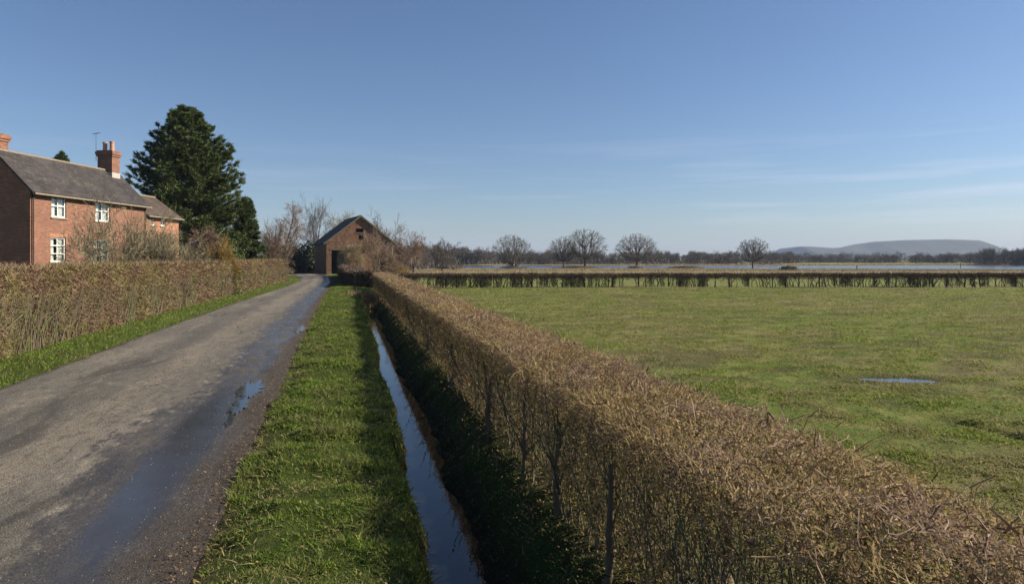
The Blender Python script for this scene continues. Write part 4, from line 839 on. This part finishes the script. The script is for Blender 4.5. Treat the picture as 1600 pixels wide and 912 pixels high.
# far woods along the flood plain: one mass nobody could count
def wood(name, ranges, label, seed):
    g = np.random.default_rng(seed); base = []
    for s_ in range(5):
        S, T = grow(np.random.default_rng(seed + s_), levels=4, kids=3, twigs=6, trunk=.12, ang=(12, 60), up=.06)
        P0 = np.array([s[0] for s in S]); P1 = np.array([s[1] for s in S]); lv = np.array([s[4] for s in S]); tp = np.array([t[0] for t in T]); td = np.array([t[1] for t in T]); zt = P1[:, 2].max(); base.append((P0 / zt, P1 / zt, lv, tp / zt, unit(td)))
    a = Acc(); b = Acc()
    for xa, xb, Ya, Yb, cnt, ha, hb, wf in ranges:
        for i in range(cnt):
            Yd = g.uniform(Ya, Yb); X = px(g.uniform(xa, xb), Yd); z = gz(X, Yd); h = g.uniform(ha, hb) * (.75 + .5 * float(fbm(np.array([X / 22.]), np.array([3.3]), 55)[0])); P0, P1, lv, tp, td = base[g.integers(0, 5)]
            c, s_ = math.cos(i * 1.7), math.sin(i * 1.7); Rm = np.array([[c, -s_, 0], [s_, c, 0], [0, 0, 1]]); sc3 = np.array([wf, wf, 1]) * h; o_ = np.array([X, Yd, z - .2]); k = lv < 3
            a.tubes(P0[k] @ Rm.T * sc3 + o_, P1[k] @ Rm.T * sc3 + o_, np.where(lv[k] == 0, .02 * h, .009 * h), np.where(lv[k] == 0, .016 * h, .006 * h), 3); n = len(tp)
            D = unit(td @ Rm.T + g.normal(0, .45, (n, 3))); b.ribbons(tp @ Rm.T * sc3 + o_, D, g.uniform(.6, 1.6, n) * h / 11, np.full(n, .14) * h / 11, np.zeros((n, 3)), 1)
            m_ = 110; P = np.stack([X + g.normal(0, 3.4, m_), Yd + g.normal(0, 2.5, m_), z + np.abs(g.normal(0, 1.3, m_))], 1); b.ribbons(P, unit(g.normal(0, .5, (m_, 3)) + np.array([0, 0, 1])), g.uniform(.8, 2, m_), np.full(m_, .32), np.zeros((m_, 3)), 1)
    root = a.build(name, M['bark_dark']); tag(root, label, 'woodland', kind='stuff'); b.build('twigs', M['tw_dark'], root); return root
wood('far_woodland', [(590, 760, 352, 400, 60, 7.5, 10, .9), (740, 1240, 354, 430, 120, 5.5, 8.5, 1.0), (1190, 1640, 400, 470, 100, 3.8, 6.5, 1.1), (1535, 1680, 330, 360, 26, 7, 8.8, .95), (560, 700, 200, 330, 30, 5, 7.5, 1.0)], 'low hazy band of bare woodland beyond the floodwater', 601)
wood('distant_woodland', [(1180, 1640, 700, 1100, 110, 6, 11, 1.3), (600, 1200, 700, 900, 70, 8, 12, 1.3)], 'faint farther woodland below the flat-topped hill', 611)
# reeds and scrub at the flood edges
acc = Acc(); n = 26000; Yd = NR.uniform(165, 236, n); X = px(NR.uniform(600, 1650, n), Yd); u, v = w2uv(X, Yd); z = ground(u, v); k = z > FZ - .05; X, Yd, z = X[k], Yd[k], z[k]; n = len(X)
acc.ribbons(np.stack([X, Yd, z], 1), unit(np.stack([NR.normal(0, .2, n), NR.normal(0, .2, n), np.ones(n)], 1)), NR.uniform(.15, .5, n), np.full(n, .12), np.zeros((n, 3)), 1)
tag(acc.build('reeds', M['reeds']), 'pale dry grass and reeds on the near flood shore', 'reeds', kind='stuff')
acc = Acc(); n = 9000; X = px(NR.uniform(600, 1650, n), 330); Yd = far_shore(X) + NR.uniform(6, 24, n); X = X * Yd / 330; z = np.array(ground(*w2uv(X, Yd)))
acc.ribbons(np.stack([X, Yd, z], 1), unit(np.stack([NR.normal(0, .2, n), NR.normal(0, .2, n), np.ones(n)], 1)), NR.uniform(.3, .9, n), np.full(n, .3), np.zeros((n, 3)), 1)
tag(acc.build('far_reeds', M['reeds']), 'dry reeds on the far bank of the floodwater', 'reeds', kind='stuff')
for k, (xp, Yd, w_, lb) in enumerate(((800, 238, 74, 'dark low scrub under the broad shore tree'), (905, 240, 90, 'dark low scrub under the close pair of trees'), (992, 241, 44, 'dark low scrub under the lone round tree'), (1232, 196, 30, 'dark scrub clump on the shore right of the solitary tree'), (700, 214, 46, 'dark scrub clump on the shore right of the barn'), (1070, 232, 60, 'long dark scrub patch between two shore trees'))):
    bush('scrub', xp, 415.0 if k < 3 else 414.5, Yd, w_, 2600, .34, 'tw_dark', 420 + k, lb, 'scrub', dep=3)
def post(xp, yt, Yd, lb, r=.09):
    X = px(xp, Yd); z = min(gz(X, Yd), FZ) - .2; a = Acc(); a.lathe(0, 0, [(r, 0), (r, ph(yt, Yd) - z - .06), (r * .6, ph(yt, Yd) - z), (.001, ph(yt, Yd) - z)], 8); tag(a.build('mooring_post', M['wood'], loc=(X, Yd, z)), lb, 'post')
post(1339, 414, 200, 'dark wooden post standing in the flood below the hill', .15); post(1501, 411, 262, 'thin wooden post standing in the flood at the far right', .15); post(768, 413, 262, 'thin wooden post at the water left of the broad tree', .12)

# ------------------------------------------------------------------ hill
prof = [(1040, 404), (1130, 402.5), (1205, 401), (1234, 398), (1244, 390), (1252, 384.2), (1266, 384.2), (1300, 386.5), (1344, 384.8), (1354, 381), (1370, 376.5), (1415, 374.2), (1480, 373), (1532, 374.6), (1539, 379), (1547, 388), (1565, 393), (1620, 398), (1720, 402), (1900, 404)]
YHL = 3000.; px_ = np.linspace(1040, 1900, 260); py_ = np.interp(px_, [p[0] for p in prof], [p[1] for p in prof]); hx = (px_ - 800) * YHL / F; hz = (YH - py_) * YHL / F
rows = []
for t, k in ((-520, 0), (-420, .08), (-300, .24), (-200, .45), (-110, .72), (-50, .9), (0, 1), (60, 1.0), (300, .9), (480, .4), (600, 0)):
    nzz = (fbm(hx / 60., hx * 0 + t / 90., 88) - .5); rows.append(np.stack([hx * (1 + t / YHL * .2), YHL + t + nzz * 60 * (k < .98), hz * k + (nzz * 10 * (k * (1 - k)) * 4) * np.clip(hz / 60, 0, 1) - 2 * (k == 0)], 1))
V = np.stack(rows, 0); m = len(px_); i = (np.arange(len(rows) - 1)[:, None] * m + np.arange(m - 1)[None]).ravel()
hm, t, b = newmat('hill_cover'); tcn = t.nodes.new('ShaderNodeTexCoord'); n1 = noise(t, .012, 6, .65, tcn.outputs['Object']); rmp = ramp(t, [(.38, (.015, .022, .014)), (.5, (.028, .034, .02)), (.62, (.05, .052, .03))]); t.links.new(n1.outputs[0], rmp.inputs[0]); t.links.new(rmp.outputs[0], b.inputs['Base Color']); b.inputs['Roughness'].default_value = 1
tag(link('hill', npmesh('hill', V.reshape(-1, 3), [np.stack([i, i + 1, i + m + 1, i + m], 1)], True), hm), 'distant flat-topped wooded escarpment on the horizon', kind='structure')

# ------------------------------------------------------------------ house
HA = np.array([-26.6, 37.7]); HB = np.array([-25.8, 48.1]); hl = float(np.linalg.norm(HB - HA)); hang = math.atan2(HB[1] - HA[1], HB[0] - HA[0])
def s_of(xp):                                                   # distance along the front wall seen at column xp
    k = (xp - 800) / F; return (HA[0] - k * HA[1]) / (k * (HB[1] - HA[1]) / hl - (HB[0] - HA[0]) / hl)
def Yof(s): return HA[1] + (HB[1] - HA[1]) * s / hl
def zof(yp, s): return ph(yp, Yof(s))
gh = gz(-26.5, 40) - .3
house = empty('brick_house', (HA[0], HA[1], 0), hang); tag(house, 'two-storey red brick farmhouse with slate roof and white sash windows', 'house')
EAVE = 6.3; RISE = 2.15; DEP = 4.25
def wall_openings(acc, x0, x1, z0, z1, ops, y=0.0, rev=.12):
    xs = sorted({x0, x1, *[o[0] for o in ops], *[o[1] for o in ops]}); zs = sorted({z0, z1, *[o[2] for o in ops], *[o[3] for o in ops]})
    for a, b in zip(xs[:-1], xs[1:]):
        for c, d in zip(zs[:-1], zs[1:]):
            if any(o[0] - 1e-6 <= a and b <= o[1] + 1e-6 and o[2] - 1e-6 <= c and d <= o[3] + 1e-6 for o in ops): continue
            acc.poly([(a, y, c), (b, y, c), (b, y, d), (a, y, d)])
    for a, b, c, d in ops:
        acc.poly([(a, y, c), (a, y, d), (a, y + rev, d), (a, y + rev, c)]); acc.poly([(b, y, d), (b, y, c), (b, y + rev, c), (b, y + rev, d)])
        acc.poly([(a, y, d), (b, y, d), (b, y + rev, d), (a, y + rev, d)]); acc.poly([(b, y, c), (a, y, c), (a, y + rev, c), (b, y + rev, c)])
def window(parent, x0, x1, z0, z1, y=0.0, rows=2, cols=2, curtain=True, dpt=.07):
    f = Acc(); t = .065; yy0, yy1 = y + dpt, y + dpt + .05
    f.box(x0, x0 + t, yy0, yy1, z0, z1); f.box(x1 - t, x1, yy0, yy1, z0, z1); f.box(x0 + t, x1 - t, yy0, yy1, z1 - t, z1); f.box(x0 + t, x1 - t, yy0, yy1, z0, z0 + t * 1.3)
    for r_ in range(1, rows): zc = z0 + (z1 - z0) * r_ / rows; f.box(x0 + t, x1 - t, yy0 + .004, yy1 - .004, zc - .028, zc + .028)
    for c_ in range(1, cols): xc = x0 + (x1 - x0) * c_ / cols; f.box(xc - .022, xc + .022, yy0 + .008, yy1 - .008, z0 + t * 1.3, z1 - t)
    w_ = f.build('window', M['white'], parent)
    p = Acc(); yg = yy1 - .018; p.poly([(x0 + t * .5, yg, z0 + t * .5), (x1 - t * .5, yg, z0 + t * .5), (x1 - t * .5, yg, z1 - t * .5), (x0 + t * .5, yg, z1 - t * .5)]); p.build('pane', M['glass'], w_)
    s_ = Acc(); s_.box(x0 - .08, x1 + .08, y - .07, y + dpt, z0 - .09, z0 - .003); s_.build('sill', M['stone'], w_)
    if curtain:
        c = Acc(); xs = np.linspace(x0 + (x1 - x0) * .6, x1 - .02, 24); yw = yy1 + .08 + .02 * np.sin(xs * 70)
        V = np.concatenate([np.stack([xs, yw, xs * 0 + z0], 1), np.stack([xs, yw, xs * 0 + z1], 1)]); i = np.arange(23); c.add(V, [np.stack([i, i + 1, i + 25, i + 24], 1)]); c.build('curtain', M['curtain'], w_)
        d = Acc(); xs = np.linspace(x0 + .02, x0 + (x1 - x0) * .4, 10); yw = yy1 + .08 + .02 * np.sin(xs * 70); V = np.concatenate([np.stack([xs, yw, xs * 0 + z0], 1), np.stack([xs, yw, xs * 0 + z1], 1)]); i = np.arange(9); d.add(V, [np.stack([i, i + 1, i + 11, i + 10], 1)]); d.build('curtain', M['curtain'], w_)
    return w_
wins = []
for x0, x1, y0, y1 in ((80.5, 103.5, 304, 340), (149, 171.5, 313.5, 346), (79, 103, 371, 409), (146, 171, 375, 411)):
    a, b_ = s_of(x0), s_of(x1); sm = (a + b_) / 2; wins.append((a, b_, zof(y1, sm), zof(y0, sm)))
W = Acc(); wall_openings(W, 0, hl, gh, EAVE, wins)
W.poly([(0, DEP, gh), (0, 0, gh), (0, 0, EAVE), (0, DEP, EAVE)]); W.poly([(0, DEP, EAVE), (0, 0, EAVE), (0, DEP / 2, EAVE + RISE)])
W.poly([(hl, 0, gh), (hl, DEP, gh), (hl, DEP, EAVE), (hl, 0, EAVE)]); W.poly([(hl, 0, EAVE), (hl, DEP, EAVE), (hl, DEP / 2, EAVE + RISE)])
W.poly([(hl, DEP, gh), (0, DEP, gh), (0, DEP, EAVE), (hl, DEP, EAVE)]); W.build('wall', M['brick'], house, uvs=True)
ic = Acc(); ic.box(.2, hl - .2, .9, .95, gh + .1, EAVE); ic.box(.2, hl - .2, .14, .9, 4.1, 4.2); ic.build('dark_backing', M['black'], house)  # near-black sheets painted as the darkness of the unlit rooms
for i, w_ in enumerate(wins): window(house, *w_, rows=2 + i // 2)
for a, b_, c, d in wins:
    lt = Acc(); lt.box(a - .1, b_ + .1, -.012, .03, d + .003, min(d + .2, EAVE - .16)); lt.build('lintel', M['brick2'], house, uvs=True)
def roof(parent, x0, x1, dep, eave, rise, mat, ov=.28, vo=.12, th=.09, fascia='cream', y0=0.0):
    sl = rise / (dep / 2); ze = eave - ov * sl + .06; zr = eave + rise + .06; ym = y0 + dep / 2
    r_ = Acc(); r_.slab([(x0 - vo, y0 - ov, ze), (x1 + vo, y0 - ov, ze), (x1 + vo, ym, zr), (x0 - vo, ym, zr)], th); r_.slab([(x1 + vo, y0 + dep + ov, ze), (x0 - vo, y0 + dep + ov, ze), (x0 - vo, ym, zr + .002), (x1 + vo, ym, zr + .002)], th)
    rf = r_.build('roof', M[mat], parent, uvs=True)
    rt = Acc(); n = int((x1 - x0) / .33)
    for i in range(n): a = x0 - vo + (x1 - x0 + 2 * vo) * i / n; b_ = x0 - vo + (x1 - x0 + 2 * vo) * (i + 1) / n - .012; rt.tubes(np.array([[a, ym, zr - .03 + .006 * (i % 2)]]), np.array([[b_, ym, zr - .03 + .006 * (i % 2)]]), [.085], [.085], 8)
    rt.build('ridge_tiles', M['stone'], rf)
    if fascia:
        f = Acc(); f.box(x0 - vo + .02, x1 + vo - .02, y0 - ov - .02, y0 - ov + .03, ze - .16, ze - .055); fo = f.build('fascia', M[fascia], parent)
        gt = Acc(); gt.tubes(np.array([[x0 - vo, y0 - ov - .075, ze - .09]]), np.array([[x1 + vo, y0 - ov - .075, ze - .1]]), [.055], [.055], 8); gt.build('gutter', M[fascia], parent)
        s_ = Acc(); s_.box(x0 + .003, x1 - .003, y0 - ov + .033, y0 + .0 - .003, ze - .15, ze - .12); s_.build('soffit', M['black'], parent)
    return rf, zr
rf, zr = roof(house, 0, hl, DEP, EAVE, RISE, 'slate')
def chimney(parent, xa, xb, ya, yb, z0, z1, pots, cap=.11):
    c = Acc(); c.box(xa, xb, ya, yb, z0, z1 - .42); c.box(xa - cap * .5, xb + cap * .5, ya - cap * .5, yb + cap * .5, z1 - .42, z1 - .28); c.box(xa - cap, xb + cap, ya - cap, yb + cap, z1 - .28, z1 - .1); c.box(xa - cap * .4, xb + cap * .4, ya - cap * .4, yb + cap * .4, z1 - .1, z1)
    ch = c.build('chimney', M['brick'], parent, uvs=True)
    fl = Acc(); fl.box(xa - .03, xb + .03, ya - .03, yb + .03, z0 + 0.0, z0 + .42); fl.build('flashing', M['lead'], ch)
    for x_, y_, hh_ in pots:
        p = Acc(); p.lathe(x_, y_, [(.17, z1 - .02), (.145, z1 + .1), (.135, z1 + hh_ - .1), (.165, z1 + hh_ - .07), (.165, z1 + hh_), (.11, z1 + hh_), (.1, z1 + hh_ - .2)], 12); p.build('chimney_pot', M['pot'], ch, smooth=False)
    return ch
cy_ = DEP / 2
chimney(house, hl - 1.25, hl - .45, cy_ - .5, cy_ + .55, zr - .6, 9.85, [(hl - .85, cy_ - .22, .66), (hl - .85, cy_ + .28, .62)])
chimney(house, .2, .95, cy_ - .02, cy_ + .93, zr - .9, 9.42, [(.6, cy_ + .6, .6)])
dp = Acc(); dp.tubes(np.array([[.12, -.09, gh], [hl - .15, -.09, gh]]), np.array([[.12, -.09, 5.95], [hl - .15, -.09, 5.95]]), [.04, .04], [.04, .04], 8); dp.build('downpipe', M['bark_dark'], house)
# lower wing
wing = empty('house_wing', (HB[0], HB[1], 0), hang); tag(wing, 'lower brick house wing with brown tiled roof beyond the main house', 'house')
def s2(xp): return s_of(xp) - hl
WL = s2(281.5); E2 = 5.62
w2 = [(s2(224.5) , s2(229.5), zof(343, hl + .1), zof(331.5, hl + .1)), (s2(238.5), s2(245), zof(353, hl + 1.5), zof(335, hl + 1.5)), (s2(253.5), s2(261.5), zof(354, hl + 3), zof(337, hl + 3)), (s2(239), s2(246), zof(393, hl + 1.5), zof(374, hl + 1.5))]
w2[0] = (max(.12, w2[0][0]), max(.6, w2[0][1]), w2[0][2], min(w2[0][3], E2 - .15)); w2 = [(a, b_, c, min(d, E2 - .12)) for a, b_, c, d in w2]
W = Acc(); wall_openings(W, .004, WL, gh, E2, w2, .12)
D2 = 4.1; W.poly([(WL, .12, gh), (WL, D2, gh), (WL, D2, E2), (WL, .12, E2)]); W.poly([(WL, .12, E2), (WL, D2, E2), (WL, D2 / 2 + .06, E2 + 1.45)]); W.poly([(WL, D2, gh), (.004, D2, gh), (.004, D2, E2), (WL, D2, E2)])
W.build('wall', M['brick2'], wing, uvs=True)
ic = Acc(); ic.box(.2, WL - .2, 1.0, 1.05, gh + .1, E2); ic.build('dark_backing', M['black'], wing)  # near-black sheet, room darkness put into its colour
for w_ in w2: window(wing, *w_, y=.12, curtain=False)
roof(wing, .14, WL, D2 - .12, E2, 1.45, 'slate2', y0=.12)
# television aerial on the right-hand chimney
hc, hs_ = math.cos(hang), math.sin(hang)
def h2w(x, y): return (HA[0] + x * hc - y * hs_, HA[1] + x * hs_ + y * hc)
ax_, ay_ = h2w(hl - 1.3, cy_ + .62); ae = empty('tv_aerial', (ax_, ay_, 9.1)); tag(ae, 'thin television aerial on a mast fixed to the chimney with two pots', 'aerial')
m_ = Acc(); m_.tubes(np.array([[0, 0, 0.]]), np.array([[0, 0, 1.95]]), [.018], [.014], 6); m_.build('mast', M['metal'], ae)
m_ = Acc(); m_.tubes(np.array([[-.2, -.06, 1.85]]), np.array([[.26, .06, 1.95]]), [.014], [.014], 5)
for k in range(6): t_ = -.18 + k * .08; m_.tubes(np.array([[t_, -.15, 1.87 + t_ * .2 + .02]]), np.array([[t_, .15, 1.91 + t_ * .2 + .02]]), [.01], [.01], 4)
m_.build('antenna', M['metal'], ae)

# ------------------------------------------------------------------ barn
BY = 105.0; th_ = R(24); bx_, by_ = px(510, BY), BY
barn = empty('barn', (bx_, by_, 0), th_); tag(barn, 'old brown brick barn with slate roof and dark open doorway', 'barn')
# local x runs along the gable front, y runs back
BW = None
k = (615 - 800) / F; BW = (bx_ - k * by_) / (k * math.sin(th_) - math.cos(th_)); BE = 5.05; BR = 4.1; BL = 13.
def bs(xp): k_ = (xp - 800) / F; return (bx_ - k_ * by_) / (k_ * math.sin(th_) - math.cos(th_))
def bz(yp, s): return ph(yp, by_ + s * math.sin(th_))
ops = [(bs(518), bs(537), 0, bz(391, 2)), (bs(561), bs(570), bz(398, 6), bz(389, 6)), (bs(556), bs(568), bz(363, 6), bz(357, 6))]
ops = [(a, b_, c, min(d, BE - .001) if c < BE - .5 else d) for a, b_, c, d in ops]
W = Acc(); wall_openings(W, 0, BW, 0, BE, [ops[0], ops[1]], rev=.3)
# gable triangle with a slot and a round hole
am = BW / 2; sl = BR / am; c0 = (bs(564), bz(371, 6)); slot = ops[2]
def gable_strip(z0, z1, holes):
    xa0, xa1 = (z0 - BE) / sl, (z1 - BE) / sl; edges = [(xa0, xa1)]; cur = (xa0, xa1)
    for a, b_ in holes: W.poly([(cur[0], 0, z0), (a, 0, z0), (a, 0, z1), (cur[1], 0, z1)]); cur = (b_, b_)
    W.poly([(cur[0], 0, z0), (BW - xa0, 0, z0), (BW - xa1, 0, z1), (cur[1], 0, z1)])
ztop = BE + BR
zr0, zr1 = c0[1] - .38, c0[1] + .38; s0, s1 = slot[2], slot[3]
gable_strip(BE, zr0, []); gable_strip(zr0, zr1, [(c0[0] - .34, c0[0] + .34)]); gable_strip(zr1, s0, []); gable_strip(s0, s1, [(slot[0], slot[1])]); W.poly([((s1 - BE) / sl, 0, s1), (BW - (s1 - BE) / sl, 0, s1), (am, 0, ztop)])
W.poly([(0, BL, 0), (0, 0, 0), (0, 0, BE), (0, BL, BE)]); W.poly([(BW, 0, 0), (BW, BL, 0), (BW, BL, BE), (BW, 0, BE)]); W.poly([(BW, BL, 0), (0, BL, 0), (0, BL, BE), (BW, BL, BE)]); W.poly([(BW, BL, BE), (0, BL, BE), (am, BL, ztop)])
W.build('wall', M['brick_barn'], barn, uvs=True)
ir = Acc(); ir.box(.3, BW - .3, 2.2, 2.3, 0, BE - .1); ir.build('dark_backing', M['black'], barn)  # near-black sheet behind the openings paints the barn's inner shade
rf, zr = roof(barn, 0, BL, BW, BE, BR, 'barnroof', ov=.35, vo=.25, fascia=None) if False else (None, None)
r_ = Acc(); ov = .45; zE = BE - ov * sl + .08; zR = ztop + .08
r_.slab([(-ov, BL + .2, zE), (-ov, -.28, zE), (am, -.28, zR), (am, BL + .2, zR)], .12); r_.slab([(BW + ov, -.28, zE), (BW + ov, BL + .2, zE), (am, BL + .2, zR + .003), (am, -.28, zR + .003)], .12)
ro = r_.build('roof', M['barnroof'], barn, uvs=True)
vb = Acc()
vb.slab([(-ov, -.31, zE - .26), (am, -.31, zR - .30), (am, -.31, zR - .01), (-ov, -.31, zE - .01)], -.028); vb.slab([(am, -.31, zR - .30), (BW + ov, -.31, zE - .26), (BW + ov, -.31, zE - .01), (am, -.31, zR - .01)], -.028); vb.build('verge_board', M['verge_board'], barn)
for nm_, bb in (('tie_beam', (.02, BW - .02, -.035, -.004, BE - .15, BE)), ('lintel', (ops[0][0] - .3, ops[0][1] + .3, -.05, -.006, ops[0][3], ops[0][3] + .26)), ('lintel', (slot[0] - .15, slot[1] + .15, -.05, -.006, slot[2] - .2, slot[2] - .003)), ('lintel', (ops[1][0] - .2, ops[1][1] + .2, -.05, -.006, ops[1][3], ops[1][3] + .2))):
    tb = Acc(); tb.box(*bb); tb.build(nm_, M['wood'], barn)
rp_ = Acc(); rp_.tubes(np.array([[BW - .25, -.1, 0]]), np.array([[BW - .25, -.1, BE - .2]]), [.05], [.05], 8); rp_.build('downpipe', M['lead'], barn)
dr_ = Acc(); a, b_ = ops[0][0], ops[0][1]
for q in range(7): x_ = b_ + .05 + q * .0; 
dr_.box(b_ - .95, b_ - .06, .31, .36, .05, ops[0][3] - .08); dr_.build('door', M['bark_dark'], barn)

# ------------------------------------------------------------------ ditch end: boards and posts of the culvert
cu = float(ditch_c(43.)) ; X, Y_ = uv2w(cu, 42.35); cv = empty('culvert_headwall', (X, Y_, WZ - .2), A); tag(cv, 'weathered brown boards and stakes closing the ditch end', 'headwall')
for k in range(6):
    a = Acc(); h_ = .78 + .1 * math.sin(k * 2.3); a.box(-.5 + k * .17, -.5 + k * .17 + .155, -.02 + .01 * (k % 2), .02 + .01 * (k % 2), 0, h_); a.build('board', M['wood'], cv)
for sx_ in (-.55, .55):
    a = Acc(); a.lathe(sx_, -.08, [(.05, 0), (.05, .98), (.03, 1.02), (.001, 1.02)], 8); a.build('stake', M['wood'], cv)
a = Acc(); a.box(-.62, .62, -.045, -.021, .5, .6); a.build('rail', M['wood'], cv)
# tufts of pale reed at the ditch end
acc = Acc(); n = 1800; u = cu + NR.normal(0, .55, n); v = 42.9 + NR.normal(0, .35, n); z = np.maximum(ground(u, v), WZ); D = unit(np.stack([NR.normal(0, .35, n), NR.normal(0, .35, n), np.ones(n)], 1))
acc.ribbons(np.stack([u, v, z], 1), D, NR.uniform(.2, .5, n), np.full(n, .025), NR.normal(0, .08, (n, 3)), 2)
tag(acc.build('ditch_reeds', M['reeds'], rot=A), 'pale dry tufts growing around the ditch end', 'reeds', kind='stuff')

# ------------------------------------------------------------------ haze
hz_ = Acc(); hz_.box(-5600, 5600, -5600, 5600, -6, 130)
hm, t, b = newmat('haze_air'); t.nodes.remove(b); pv = t.nodes.new('ShaderNodeVolumePrincipled'); pv.inputs['Color'].default_value = (.56, .71, 1, 1); pv.inputs['Density'].default_value = .00014; pv.inputs['Anisotropy'].default_value = 0
t.links.new(pv.outputs[0], t.nodes['Material Output'].inputs['Volume'])
hz_o = hz_.build('haze', hm); tag(hz_o, 'thin pale winter haze over the flat land', kind='stuff')
